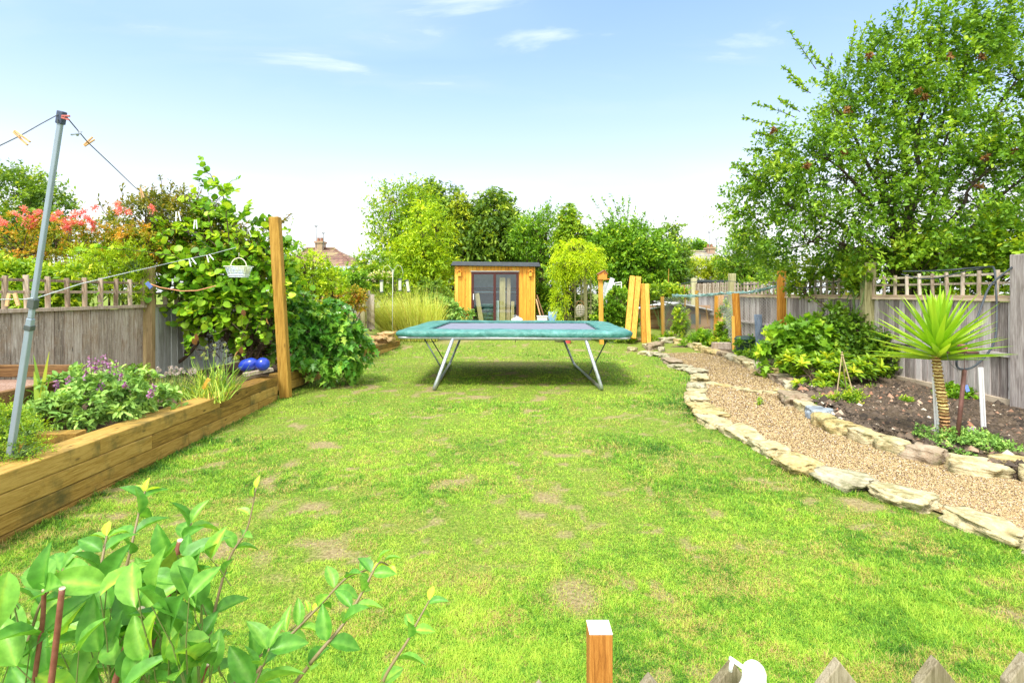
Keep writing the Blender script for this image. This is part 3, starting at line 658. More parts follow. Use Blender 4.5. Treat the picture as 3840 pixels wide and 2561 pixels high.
for y, h, s_ in lp:
    mb = MB(); mb.tint = rng.random(); mb.box(LX-.06, LX+s_-.06, y-.05, y+.05, .1, h+.10); mb.build('post', wood('stained_fence_post', [(.10,.065,.025), (.26,.17,.075), (.42,.31,.16)], 'Z', .8, 1.2, .3, .5, (.14,.13,.05)), FL, bevel=.01)
# far left broken palings by the pampas grass (photo x 1355-1395)
FP = empty('fence', (-4.75, 17, .2), 'short run of rough upright palings with a mossy post left of the tall yellow grass', 'fence')
mb = MB()
for i, (pxx, top) in enumerate([(1345,1085),(1363,1068),(1383,1090),(1398,1104)]):
    mb.tint = rng.random(); a = V(pxx, 1235, 16.8); b = V(pxx-3, top, 16.8); mb.bar(a, b, .13, .03, (0, 1, 0))
mb.build('paling', M_oldboard, FP, bevel=.004)
mb = MB(); a = V(1362, 1240, 16.6); b = V(1360, 1053, 16.6); mb.bar(a, b, .14, .14, (0, 1, 0)); mb.build('post', M_mosspost, FP, bevel=.01)
mb = MB(); a = V(1268, 1190, 14.5); b = V(1263, 1044, 14.5); mb.bar(a, b, .15, .15, (0, 1, 0)); thing1('fence_post', mb, M_mosspost, 'yellowish post top standing among the orange leaved shrub', 'post', bevel=.01)

# tall sleeper post by the retaining wall
mb = MB(); a = np.array(G(1061, 1496, 0)); b = np.array(V(1031, 815, 8.82)); a[1] = 8.80
mb.bar(a, b, .165, .14, (0, 1, 0)); thing1('timber_post', mb, M_oldpost, 'tall leaning square timber post beside the sleeper wall', 'post', bevel=.014)

# ================================================================= trampoline
ang = R(-2.2); CT = np.array([.08, 11.15, 0]); ca, sa = math.cos(ang), math.sin(ang)
def T(x, y, z): return (CT[0]+x*ca-y*sa, CT[1]+x*sa+y*ca, z)
TR = empty('trampoline', tuple(CT), 'large rectangular trampoline with teal padded edge on tubular steel legs', 'trampoline')
M_teal = None
m, n = mat_new('teal_vinyl'); co = n('ShaderNodeTexCoord').outputs['Object']
a = n.noise(co, 4, 5, .65, 1.0); b = n.noise(co, 22, 5, .7)
c = n.ramp(a, [(.35, (.022,.14,.12)), (.55, (.055,.215,.19)), (.72, (.12,.33,.31))])
c = n.mix(n.ramp(b, [(.63, 0.0), (.69, .8)]), c, (.01,.05,.05))
finish(n, c, .42, n.math('ADD', a, n.math('MULTIPLY', b, .5)), .8, .03, 0, .5); M_teal = m
hx, hy, wx_, wy_ = 2.14, 1.70, .56, .42     # outer half sizes, pad widths
def ringpt(t, ox, oy, rr):
    """rounded rectangle point list"""
    pts = []
    for sx, sy, a0 in ((1, 1, 0), (-1, 1, 90), (-1, -1, 180), (1, -1, 270)):
        for q in range(6):
            a_ = R(a0 + 18*q); pts.append((sx*(ox-rr)+rr*math.cos(a_), sy*(oy-rr)+rr*math.sin(a_)))
    return pts
mb = MB(); prof = [(1.0, .955), (1.012, .985), (1.008, 1.02), (.985, 1.05), (.93, 1.068), (.80, 1.072)]
rings = []
for j, (u, z) in enumerate([(0.0, .945), (-.015, .975), (-.012, 1.015), (.02, 1.046), (.08, 1.062), (.22, 1.066), (.36, 1.062), (.42, 1.052), (.43, 1.035), (.41, 1.02)]):
    fx_ = hx-u*(wx_/.42); fy_ = hy-u*(wy_/.42)
    rings.append([T(x*1.0, y, z + .010*(mnoise.noise(Vector((x*2.2, y*2.2, j*.4)))) + .004*mnoise.noise(Vector((x*9, y*9, j)))) for x, y in
                  [p for p in [(q_[0], q_[1]) for q_ in ringpt(0, fx_, fy_, max(.02, .28-u*.6))]]])
# resample every ring to many points so that wrinkles show
def resample(r, n_=220):
    r = np.array(r + [r[0]]); d = np.r_[0, np.cumsum(np.linalg.norm(np.diff(r, axis=0), axis=1))]; u = np.linspace(0, d[-1], n_, endpoint=False)
    return np.stack([np.interp(u, d, r[:, k_]) for k_ in range(3)], 1)
RS = [resample(r) for r in rings]; n_ = 220
for j, r in enumerate(RS):
    for q_ in range(n_):
        p = r[q_]; r[q_, 2] += .014*mnoise.noise(Vector((p[0]*1.7, p[1]*1.7, j*.3))) + (.008*mnoise.noise(Vector((p[0]*11, p[1]*4, j*.5))) if j > 1 else 0)
        if j in (1, 2, 3): r[q_, 1] += .012*mnoise.noise(Vector((p[0]*6, p[1]*6, j)))
mb.add(np.concatenate(RS), [(j*n_+k_, j*n_+(k_+1) % n_, (j+1)*n_+(k_+1) % n_, (j+1)*n_+k_) for j in range(len(RS)-1) for k_ in range(n_)])
mb.build('safety_pad', M_teal, TR, smooth=True)
M_mat = plain('woven_mat', (.17,.185,.24), .9, spec=.1, var=.12, scale=5)
mb = MB(); mb.add([T(sx*(hx-wx_+.02), sy*(hy-wy_+.02), 1.022) for sx, sy in ((-1,-1),(1,-1),(1,1),(-1,1))] + [T(sx*(hx-wx_+.02), sy*(hy-wy_+.02), 1.012) for sx, sy in ((-1,-1),(1,-1),(1,1),(-1,1))], [(0,1,2,3),(7,6,5,4),(0,4,5,1),(1,5,6,2),(2,6,7,3),(3,7,4,0)])
mb.build('jumping_mat', M_mat, TR)
mb = MB()
for z in (1.036,):
    pass
for sy in (-1, 1): mb.tube([T(-hx+wx_-.03, sy*(hy-wy_+.01), 1.045), T(hx-wx_+.03, sy*(hy-wy_+.01), 1.045)], .014, 6)
for sx in (-1, 1): mb.tube([T(sx*(hx-wx_+.01), -hy+wy_-.03, 1.047), T(sx*(hx-wx_+.01), hy-wy_+.03, 1.047)], .014, 6)
M_seam = plain('dark_teal_seam', (.012,.10,.095), .5)
mb.build('pad_seam', M_seam, TR, smooth=True)
zf = .925
mb = MB(); c4 = [T(x, y, zf) for x, y in ringpt(0, hx-.06, hy-.04, .16)]; mb.tube(c4+[c4[0]], .026, 8, False); mb.build('frame', M_steel, TR, smooth=True)
mb = MB(); mb.tube([T(-1.30, -hy+.035, zf-.004), T(1.38, -hy+.035, zf-.004)], .037, 10); mb.build('frame_sleeve', M_steel, TR, smooth=True)
mb = MB(); mb.tube([T(-1.3, hy-.035, zf-.004), T(1.3, hy-.035, zf-.004)], .037, 10); mb.build('frame_sleeve', M_steel, TR, smooth=True)
for s_, fr, ft, rf, rt in ((-1, (-1.375, 9.36, .03), (-1.05, 9.52, zf), (-1.49, 12.75, .03), (-1.12, 12.85, zf)), (1, (1.585, 9.36, .03), (1.30, 9.45, zf), (1.48, 12.75, .03), (1.10, 12.7, zf))):
    mb = MB(); f = Vector(fr); r_ = Vector(rf); d = (r_-f).normalized()
    def corner(a, c_, b, k_=5):
        a, c_, b = Vector(a), Vector(c_), Vector(b); p = c_+(a-c_).normalized()*.10; q_ = c_+(b-c_).normalized()*.10
        return [p*(1-t)**2+c_*2*t*(1-t)+q_*t*t for t in np.linspace(0, 1, k_)]
    mb.tube([ft]+corner(ft, fr, rf)+[f.lerp(r_, .30)], .031, 10); mb.build('leg', M_steel, TR, smooth=True)
    mb = MB(); mb.tube([f.lerp(r_, .26)]+[f.lerp(r_, .6)]+corner(fr, rf, rt)+[rt], .027, 10); mb.build('leg', M_steel, TR, smooth=True)
mb = MB(); mb.tube([V(1590, 1268, 9.62), V(1657, 1383, 9.50)], .013, 6); mb.build('brace', M_darkmetal, TR, smooth=True)
mb = MB(); mb.tube([V(2283, 1262, 10.8), (1.53, 10.6, .10)], .013, 6); mb.build('brace', M_darkmetal, TR, smooth=True)
mb = MB(); mb.tube([(-2.0, 12.2, zf), (-1.47, 12.1, .08)], .013, 6); mb.build('brace', M_darkmetal, TR, smooth=True)
mb = MB(); mb.tube([V(1932, 1262, 9.6), V(1933, 1284, 9.6)], .006, 5); mb.build('strap', M_black, TR)

# ================================================================= shed
SY = 20.0; X0, X1 = -2.15, .87; ZB, ZT = .46, 2.74
SH = empty('garden_shed', ((X0+X1)/2, SY+1.2, ZB), 'honey coloured timber garden room with flat black roof and brown sliding doors', 'shed')
DX0, DX1, DZ0, DZ1 = -1.50, .23, .50, 2.50
mb = MB(); x = X0
while x < X1-.01:
    xe = min(x+.135, X1); mb.tint = rng.random()
    if xe > DX0-.02 and x < DX1+.02:
        if x < DX0: pass
        mb.box(max(x, x)+.004, xe-.004, SY, SY+.03, DZ1+.06, ZT)
        if x < DX0-.03: mb.box(x+.004, DX0-.03, SY, SY+.03, ZB, DZ1+.055)
        if xe > DX1+.03: mb.box(DX1+.03, xe-.004, SY, SY+.03, ZB, DZ1+.055)
    else: mb.box(x+.004, xe-.004, SY, SY+.03, ZB, ZT)
    x = xe
mb.build('front_wall', M_shedwood, SH)
mb = MB()
mb.box(X0, X0+.04, SY+.032, SY+2.4, ZB, ZT-.02); mb.box(X1-.04, X1, SY+.032, SY+2.4, ZB, ZT-.02); mb.box(X0+.04, X1-.04, SY+2.36, SY+2.4, ZB, ZT-.02); mb.box(X0+.04, X1-.04, SY+.04, SY+2.36, ZB, ZB+.03)
mb.build('side_wall', M_shedwood, SH)
mb = MB(); mb.add([(X0-.12, SY-.18, ZT+.012), (X1+.20, SY-.18, ZT-.03), (X1+.20, SY+2.6, ZT-.03), (X0-.12, SY+2.6, ZT+.012), (X0-.06, SY-.13, ZT+.17), (X1+.14, SY-.13, ZT+.125), (X1+.14, SY+2.55, ZT+.125), (X0-.06, SY+2.55, ZT+.17)], [(0,3,2,1),(4,5,6,7),(0,1,5,4),(1,2,6,5),(2,3,7,6),(3,0,4,7)])
mb.build('roof', M_roof_felt, SH, bevel=.015)
M_brownpvc = plain('dark_brown_frame', (.07,.016,.014), .4)
M_glass, n = mat_new('window_glass')
gl = n('ShaderNodeBsdfGlossy', {'Color': (.95, .97, 1, 1), 'Roughness': .02}); tr = n('ShaderNodeBsdfTransparent', {'Color': (.82, .88, .88, 1)})
n('ShaderNodeOutputMaterial', {0: n('ShaderNodeMixShader', {0: .07, 1: tr, 2: gl})})
DR = MB(); DR.box(DX0-.02, DX1+.02, SY-.02, SY+.05, DZ1-.07, DZ1+.03); DR.box(DX0-.02, DX0+.07, SY-.02, SY+.05, DZ0, DZ1-.073); DR.box(DX1-.07, DX1+.02, SY-.02, SY+.05, DZ0, DZ1-.073); DR.box(DX0-.02, DX1+.02, SY-.02, SY+.06, DZ0-.05, DZ0-.003)
dr = DR.build('sliding_door', M_brownpvc, SH, bevel=.005)
mb = MB(); mb.box(-.70, -.60, SY-.03, SY+.02, DZ0, DZ1-.073); mb.build('door_stile', M_brownpvc, dr, bevel=.004)
mb = MB(); mb.box(DX0+.07, -.70, SY+.012, SY+.018, DZ0, DZ1-.07); mb.build('pane', M_glass, dr)
mb = MB(); mb.box(-.60, DX1-.07, SY+.012, SY+.018, DZ0, DZ1-.07); mb.build('pane', M_glass, dr)
mb = MB(); mb.box(DX0-.05, DX1+.05, SY-.04, SY-.022, DZ1+.03, DZ1+.055); mb.build('drip_bar', M_white, dr)
mb = MB(); mb.bar((-1.44, SY-.05, 1.48), (-1.44, SY-.05, 1.70), .03, .03, (0,1,0)); mb.bar((-1.44, SY-.05, 1.68), (-1.44, SY-.02, 1.68), .02, .02); mb.bar((-1.44, SY-.05, 1.5), (-1.44, SY-.02, 1.5), .02, .02); mb.build('handle', M_white, dr)
# inside: tones of panel, shelf and lining stand in for the reflected house
M_inpale = plain('pale_grey_reflection', (.40,.46,.52), .6); M_indark = plain('dark_reflection', (.05,.065,.065), .7); M_pine = wood('pine_plank', [(.50,.30,.10), (.72,.50,.22), (.82,.64,.35)], 'Z', .6, .5, .6)
mb = MB(); mb.box(X0+.1, X1-.1, SY+.9, SY+.94, 1.95, ZT-.05); mb.build('reflection_panel', M_inpale, SH)
mb = MB(); mb.box(X0+.1, X1-.1, SY+.87, SY+.93, ZB+.04, 1.70); mb.box(X0+.1, X1-.1, SY+.6, SY+.86, 1.86, 1.93); mb.build('reflection_lining', M_indark, SH)
mb = MB(); mb.box(X0+.1, X1-.1, SY+.55, SY+.86, 1.74, 1.80); mb.build('reflection_shelf', M_inpale, SH)
def sthing(name, mb_, mat, label, cat, **k): return thing1(name, mb_, mat, label, cat, **k)
mb = MB(); mb.bar((-1.13, SY+.10, .50), (-1.33, SY+.16, 1.72), .17, .03, (0,1,0)); sthing('plank', mb, M_pine, 'pale plank leaning inside the left shed door pane', 'plank')
mb = MB(); mb.bar((-.36, SY+.12, .50), (-.36, SY+.16, 2.32), .22, .03, (0,1,0)); sthing('plank', mb, M_pine, 'wide yellow plank standing inside the right shed door pane', 'plank')
M_pinkwood = wood('planed_timber', [(.45,.24,.12), (.68,.44,.26), (.78,.56,.38)], 'Z', .6, .5, .6)
mb = MB(); mb.bar((-.15, SY+.2, .50), (-.12, SY+.24, 2.3), .14, .03, (0,1,0)); sthing('plank', mb, M_pinkwood, 'narrow pinkish plank behind the wide yellow one in the shed', 'plank')
mb = MB(); mb.bar((.0, SY+.10, .50), (.03, SY+.13, 1.42), .12, .03, (0,1,0)); sthing('plank', mb, M_pine, 'short pale plank in the right corner of the shed door', 'plank')
mb = MB(); mb.box(-.60, -.49, SY+.12, SY+.3, .5, 1.45); sthing('cabinet', mb, M_white, 'narrow white cabinet behind the shed door stile', 'cabinet', bevel=.01)
M_sack = plain('green_sacking', (.07,.13,.11), .7, var=.5, scale=6)
for k_ in range(5):
    me = rock_mesh(.27, .16, .10, 50+k_, 3, .12, .8); me.materials.append(M_sack); o = bpy.data.objects.new('sack', me); COL.objects.link(o); o.location = (-.93+.02*(k_ % 2), SY+.42, .58+k_*.165)
    tag(o, ['bottom', 'second', 'middle', 'fourth', 'topmost'][k_]+' dark green sack of the pile behind the left shed pane', 'sack', 'sacks piled in the shed')
# bird boxes on the shed
def nestbox(name, c, s_, mat, roofm, label, cat='bird box', yaw=0):
    root = empty(name, c, label, cat)
    x, y, z = c; w_ = .12*s_; h = .22*s_
    mb = MB(); mb.prism([(x-w_/2, y, z), (x+w_/2, y, z), (x+w_/2, y, z+h*.75), (x, y, z+h*1.05), (x-w_/2, y, z+h*.75)], (0, -.10*s_, 0)); mb.build('box', mat, root)
    mb = MB(); mb.bar((x-w_*.72, y-.06*s_, z+h*.66), (x+.006, y-.06*s_, z+h*1.12), .15*s_, .02*s_, (0,0,1)); mb.bar((x+w_*.72, y-.06*s_, z+h*.66), (x-.006, y-.06*s_, z+h*1.125), .15*s_, .02*s_, (0,0,1)); mb.build('roof', roofm, root)
    mb = MB(); mb.tube([(x, y-.101*s_, z+h*.70), (x, y-.106*s_, z+h*.70)], .018*s_, 10); mb.build('hole', M_black, root)
    return root
nestbox('bird_box', (-1.965, SY-.002, 2.36), 1.05, M_shedwood, M_shedwood, 'small wooden bird box on the left end of the shed front')
nestbox('bird_box', (.69, SY-.002, 2.36), 1.05, M_shedwood, M_shedwood, 'small wooden bird box on the right end of the shed front')
# bits around the shed
M_brownply = wood('brown_board', [(.12,.06,.03), (.30,.17,.09), (.45,.28,.17)], 'Z', .7, .7, .3)
for i, (xa, xb, h, lb, mt) in enumerate([(1.32, .93, 1.20, 'outermost dark board leaning on the shed right side', M_brownply), (1.16, .90, 1.05, 'inner brown board leaning on the shed right side', M_pinkwood)]):
    mb = MB(); mb.bar((xa, SY-.02-.12*i, .45), (xb, SY-.04-.12*i, .45+h), .04, .30, (0,1,0)); thing1('board', mb, mt, lb, 'board', bevel=.004)
mb = MB(); mb.box(.92, 1.28, 19.3, 19.6, .45, .86); mb.box(.90, 1.30, 19.28, 19.62, .862, .90); thing1('storage_box', mb, M_white, 'small white lidded box on the ground right of the shed', 'box', bevel=.01)
M_blue_sack = plain('pale_blue_plastic', (.22,.38,.62), .35, var=.35, scale=4)
me = rock_mesh(.19, .14, .36, 77, 3, .18, .9); me.materials.append(M_blue_sack); o = bpy.data.objects.new('plastic_sack', me); COL.objects.link(o); o.location = (1.48, 19.5, .74); tag(o, 'light blue plastic sack standing right of the white box', 'sack')
mb = MB(); mb.lathe((.18, 18.9, .45), [(.02, 0), (.03, .30), (.21, .31), (.20, .36), (.12, .41), (.04, .43)], 20); mb.tube([(.16, 18.9, .87), (.16, 18.9, .94)], .008, 5); mb.tube([(.21, 18.9, .87), (.21, 18.9, .94)], .008, 5); thing1('garden_light', mb, M_white, 'white dome topped lantern in front of the shed wall', 'lantern', smooth=False)
M_redp = plain('red_plastic', (.62,.10,.10), .35)
b_ = G(2128, 1303, 0); b_ = V(2130, 1296, 16.6)
r = empty('bucket', b_, 'red plastic bucket on the grass beneath the trampoline far edge', 'bucket')
mb = MB(); mb.lathe(b_, [(.075, 0), (.10, .24), (.11, .24), (.11, .26), (.095, .26), (.07, .02)], 18); mb.build('body', M_redp, r, smooth=False)
M_pot = plain('olive_pot', (.12,.13,.05), .6); b_ = V(2098, 1292, 16.8)
mb = MB(); mb.lathe(b_, [(.12, 0), (.17, .26), (.18, .26), (.18, .30), (.15, .30), (.11, .04)], 18); thing1('plant_pot', mb, M_pot, 'dark olive pot left of the red bucket', 'pot')

# ================================================================= arbour, ladders, bird house
AR = empty('arbour', V(2195, 1230, 18.0), 'green weathered timber arbour with ladder trellis sides under golden foliage', 'arbour')
mb = MB(); mb.bar(V(2196, 1260, 18), V(2193, 1000, 18), .115, .10, (0,1,0)); mb.build('post', M_mosspost, AR, bevel=.008)
mb = MB(); mb.bar(V(2083+100, 1262, 18.1), V(2180, 1040, 18.1), .05, .05, (0,1,0)); mb.build('post', M_mosspost, AR)
for xa, xb in ((2156, 2183), (2200, 2216)):
    mb = MB(); mb.bar(V(xa+2, 1262, 18.12), V(xa, 1050, 18.12), .05, .03, (0,1,0)); mb.bar(V(xb, 1262, 18.12), V(xb-1, 1015, 18.12), .05, .03, (0,1,0))
    for y_ in (1066, 1097, 1130, 1155, 1187): mb.bar(V(xa-1, y_, 18.08), V(xb+2, y_+1, 18.08), .05, .04)
    mb.build('ladder_trellis', M_mosspost, AR)
mb = MB()
for xa in (2090, 2120, 2150, 2180, 2210, 2235): mb.bar(V(xa, 985, 17.6), V(xa, 985, 19.2), .05, .08)
mb.bar(V(2080, 990, 17.9), V(2245, 990, 17.9), .05, .1); mb.build('top_beam', M_mosspost, AR)
# hanging wicker lantern basket
M_wick = plain('bleached_wicker', (.50,.46,.38), .8); M_wickb = plain('brown_wicker', (.30,.15,.05), .8)
c_ = V(2176, 1166, 17.8); HB = empty('hanging_basket', c_, 'oval woven wicker basket hanging on the arbour post', 'basket')
mb = MB()
for k_ in range(10):
    a_ = 2*math.pi*k_/10; mb.tube([(c_[0]+math.cos(a_)*rr, c_[1]+math.sin(a_)*rr, c_[2]+z) for rr, z in ((.09, -.17), (.13, -.08), (.145, .04), (.12, .14), (.06, .20))], .010, 4)
for z, rr in ((-.16, .095), (-.10, .125), (-.04, .14), (.02, .146), (.08, .14), (.14, .118), (.19, .07)):
    mb.tube([(c_[0]+math.cos(t)*rr, c_[1]+math.sin(t)*rr, c_[2]+z) for t in np.linspace(0, 2*math.pi, 18)], .010, 4, False)
mb.build('weave', M_wick, HB)
mb = MB(); mb.lathe((c_[0], c_[1], c_[2]), [(.06, .18), (.05, .21), (.02, .23)], 12); mb.tube([(c_[0]+math.cos(t)*.12, c_[1], c_[2]+.20+math.sin(t)*.14) for t in np.linspace(0, math.pi, 12)], .012, 5); mb.build('handle', M_wickb, HB)
# bird house on an orange post
mb = MB(); mb.bar(V(2256, 1330, 16.5), V(2252, 1048, 16.5), .13, .12, (0,1,0)); thing1('timber_post', mb, M_softpost, 'orange timber post carrying the bird house', 'post', bevel=.01)
c_ = V(2258, 1049, 16.5); BH = empty('bird_house', c_, 'orange bird house with sloping brown roof on its post', 'bird house')
M_bh = plain('orange_painted_wood', (.72,.27,.04), .6, var=.15, scale=12); M_bhr = plain('brown_roof_board', (.26,.12,.07), .7)
x, y, z = c_; mb = MB(); mb.prism([(x-.13, y-.13, z), (x+.13, y-.13, z), (x+.13, y-.13, z+.17), (x+.05, y-.13, z+.27), (x-.13, y-.13, z+.17)], (0, .24, 0)); mb.build('box', M_bh, BH, bevel=.004)
mb = MB(); mb.bar((x-.16, y-.01, z+.165), (x+.052, y-.01, z+.292), .30, .02); mb.bar((x+.16, y-.01, z+.155), (x+.05, y-.01, z+.292), .30, .02); mb.build('roof', M_bhr, BH)
mb = MB(); mb.tube([(x+.06, y-.131, z+.19), (x+.06, y-.136, z+.19)], .022, 10); mb.build('hole', M_black, BH)
mb = MB(); mb.bar((x+.03, y-.13, z-.0), (x+.22, y-.16, z+.02), .1, .02); mb.build('perch', M_bh, BH)
# leaning sheets behind
M_alu = plain('silver_sheet', (.62,.66,.68), .35, .3, var=.15, scale=20)
mb = MB(); mb.bar(V(2262, 1150, 17.6), V(2297, 1043, 17.7), .16, .02, (0,1,0)); thing1('metal_sheet', mb, M_alu, 'silver corrugated strip leaning behind the bird house post', 'metal sheet')
mb = MB(); mb.bar(V(2258, 1120, 17.75), V(2275, 1060, 17.8), .16, .02, (0,1,0)); thing1('metal_sheet', mb, M_alu, 'shorter grey sheet behind the leaning silver strip', 'metal sheet')
mb = MB(); y_ = 22
for a, b in (((2290,1070),(2327,1068)), ((2305,1062),(2330,1058)), ((2305,1062),(2307,1085)), ((2330,1058),(2330,1090)), ((2290,1070),(2305,1062)), ((2290,1070),(2290,1090))): mb.tube([V(*a, y_), V(*b, y_)], .02, 5)
thing1('goal_frame', mb, M_white, 'white tubular frame showing above the ivy hedge', 'frame')

# ================================================================= timber posts, stakes, netting, coop
for (pt, pb, Y0, Y1, lb) in [((2372,1036),(2352,1262),16.9,16.4,'left leaning timber of the tall leaning pair'), ((2394,1038),(2374,1270),16.9,16.4,'right leaning timber of the tall leaning pair'), ((2408,1064),(2414,1303),16.9,16.7,'left upright timber of the pair beside the leaning timbers'), ((2424,1065),(2433,1304),16.9,16.7,'right upright timber of the pair beside the leaning timbers')]:
    mb = MB(); mb.tint = rng.random(); mb.bar(V(*pb, Y1), V(*pt, Y0), (.165 if 'leaning timber of' in lb else .14), .12, (0,1,0)); thing1('timber_post', mb, M_softpost, lb, 'post', 'new timbers standing at the end of the path', bevel=.018)
for i, (xt, yt, xb, yb, Y, w_, lb, mt) in enumerate([
    (2483,1112,2488,1297,17.4,.10,'square stake left of the vine covered netting',M_oldpost), (2613,1090,2616,1262,17.0,.11,'round stake in the middle of the netting frame',M_oldpost),
    (2687,1110,2681,1312,16.2,.09,'thin pale stake right of the netting',M_softpost), (2702,1108,2696,1300,16.8,.16,'orange brace post under the net bundle',M_softpost),
    (2758,1100,2772,1332,14.9,.20,'thick round log post at the corner of the netting',M_softpost), (2749,1186,2752,1330,14.7,.06,'short thin stake against the round log post',M_softpost),
    (2708,1108,2703,1142,16.6,.09,'small slanting brace under the net bundle',M_softpost)]):
    mb = MB(); mb.tint = rng.random(); a, b = V(xb, yb, Y), V(xt, yt, Y)
    if i in (1, 4): mb.tube([a, b], w_/2, 12)
    else: mb.bar(a, b, w_, w_, (0,1,0))
    thing1('garden_stake', mb, mt, lb, 'stake', 'stakes of the netting enclosure')
for i, (xt, yt, xb, yb, Y) in enumerate([(2572,1110,2570,1150,17.5), (2648,1150,2655,1215,17), (2566,1070,2567,1160,18), (2508,1008,2505,1075,20)]):
    mb = MB(); mb.tube([V(xb, yb, Y), V(xt, yt, Y)], .014, 6); thing1('garden_cane', mb, M_oldpost, ['thin cane at the left above the coop roof', 'thin cane right of the coop roof', 'long thin cane behind the coop', 'tall pale rod above the fence by the timber posts'][i], 'cane')
# net bundle
M_net = plain('faded_green_net', (.22,.38,.36), .7)
NB = MB()
for k_ in range(14):
    pts = []
    for t in np.linspace(0, 1, 26):
        pxx = 2520+t*(2935-2520); pyy = np.interp(pxx, [2520, 2600, 2700, 2780, 2860, 2935], [1108, 1110, 1102, 1100, 1088, 1066]) + rng.normal(0, 3.5)
        pts.append(V(pxx, pyy, np.interp(pxx, [2520, 2760, 2935], [17.2, 15.1, 14.2])+rng.normal(0, .04)))
    NB.tube(pts, .007, 3, False)
thing1('net_bundle', NB, M_net, 'gathered blue green garden netting strung between the posts', 'netting')
# chicken wire between stakes
M_wire = plain('galvanised_wire', (.42,.43,.42), .5, .5)
def wire(p0, p1, h0, h1, step, label, r=.0028):
    mb = MB(); p0 = np.array(p0); p1 = np.array(p1); Lh = np.linalg.norm(p1-p0); H = h1-h0; u = (p1-p0)/Lh
    q = -H
    while q < Lh:
        for s_ in (1, -1):
            a, b = (q, q+H); za, zb = (h0, h1) if s_ > 0 else (h1, h0)
            if a < 0: za += (zb-za)*(-a/H); a = 0
            if b > Lh: zb = za + (zb-za)*((Lh-a)/(b-a)); b = Lh
            if b-a > .01: mb.tube([p0+u*a+np.array([0,0,za]), p0+u*b+np.array([0,0,zb])], r, 3, False)
        q += step
    return thing1('chicken_wire', mb, M_wire, label, 'wire netting')
a = V(2488, 1290, 17.2); b = V(2690, 1290, 16.2); c = V(2768, 1320, 14.9); d = V(2930, 1330, 14.0)
wire((a[0], a[1], 0), (b[0], b[1], 0), .12, 1.6, .085, 'chicken wire stretched in front of the brown coop')
wire((b[0], b[1], 0), (c[0], c[1], 0), .12, 1.65, .085, 'chicken wire between thin stake and round log post')
wire((c[0], c[1], 0), (d[0], d[1], 0), .12, 1.6, .085, 'chicken wire from round log post to the orange fence post')
# coop
CY = 19.2; CO = empty('chicken_coop', V(2560, 1290, CY), 'low brown boarded coop with pale sloping roof behind chicken wire', 'coop')
M_coop = wood('brown_stained_board', [(.10,.045,.018), (.26,.14,.07), (.42,.27,.16)], 'X', .8, .8, .3)
xl, xm, xr = V(2425, 0, CY)[0], V(2545, 0, CY)[0], V(2680, 0, CY)[0]; zl, zm, zr = V(0, 1160, CY)[2], V(0, 1140, CY)[2], V(0, 1168, CY)[2]
mb = MB()
for k_ in range(8):
    z0 = .38+k_*.13; mb.tint = rng.random(); mb.box(xl+.1, xr-.1, CY, CY+.02, z0+.003, min(z0+.127, zl+.0))
mb.prism([(xl+.1, CY, zl-.01), (xr-.1, CY, zr-.03), (xm, CY, zm-.02)], (0, .02, 0))
mb.box(xl+.1, xl+.13, CY+.022, CY+1.6, .38, zl-.02); mb.box(xr-.13, xr-.1, CY+.022, CY+1.6, .38, zr-.03); mb.build('wall', M_coop, CO)
M_pale_roof = plain('pale_felt_roof', (.55,.57,.60), .6, var=.25, scale=5)
mb = MB(); mb.bar((xl-.05, CY+.7, zl-.01), (xm, CY+.7, zm+.04), 1.8, .04); mb.bar((xm, CY+.7, zm+.04), (xr+.08, CY+.7, zr), 1.8, .04); mb.build('roof', M_pale_roof, CO)
mb = MB(); xx = V(2590, 0, CY)[0]; mb.box(xx, xx+.36, CY-.02, CY-.002, .62, .98); mb.build('door', M_darkmetal, CO)
mb = MB(); a = V(2470, 1130, 18.6); b = V(2560, 1150, 18.6); mb.bar((a[0], a[1]+.3, a[2]), (b[0], b[1]+.3, b[2]), .7, .03); thing1('plastic_sheet', mb, M_white, 'tilted white sheet lying on the coop roof', 'sheet')
# roll of wire mesh and dark bin
M_bluewire = plain('blue_grey_mesh', (.28,.36,.48), .5, .4, var=.3, scale=60)
mb = MB(); a = np.array(V(2852, 1335, 13.4)); b = np.array(V(2842, 1180, 13.6)); d_ = b-a
for k_ in range(12):
    t_ = 2*math.pi*k_/12
    for s_ in (1, -1):
        mb.tube([a+d_*q+np.array([math.cos(t_+s_*q*5)*.085, math.sin(t_+s_*q*5)*.085, 0]) for q in np.linspace(0, 1, 14)], .007, 3, False)
for q in np.linspace(0, 1, 30): mb.tube([a+d_*q+np.array([math.cos(t)*.086, math.sin(t)*.086, 0]) for t in np.linspace(0, 6.283, 12)], .004, 3, False)
thing1('wire_roll', mb, M_bluewire, 'upright blue grey roll of wire mesh beside the fence', 'wire roll')
b_ = V(2795, 1335, 14.0); mb = MB(); mb.lathe((b_[0], b_[1], .03), [(.20, 0), (.26, .45), (.28, .50), (.22, .56), (.05, .58)], 20); thing1('garden_bin', mb, plain('dark_green_plastic', (.02,.06,.05), .4), 'dark green domed bin behind the round log post', 'bin')
# mossy box
b_ = V(2705, 1335, 15.2); mb = MB(); mb.box(b_[0]-.25, b_[0]+.25, b_[1]-.1, b_[1]+.1, .05, .32); thing1('planter_box', mb, M_oldboard, 'small weathered box left of the round log post', 'box', bevel=.01)

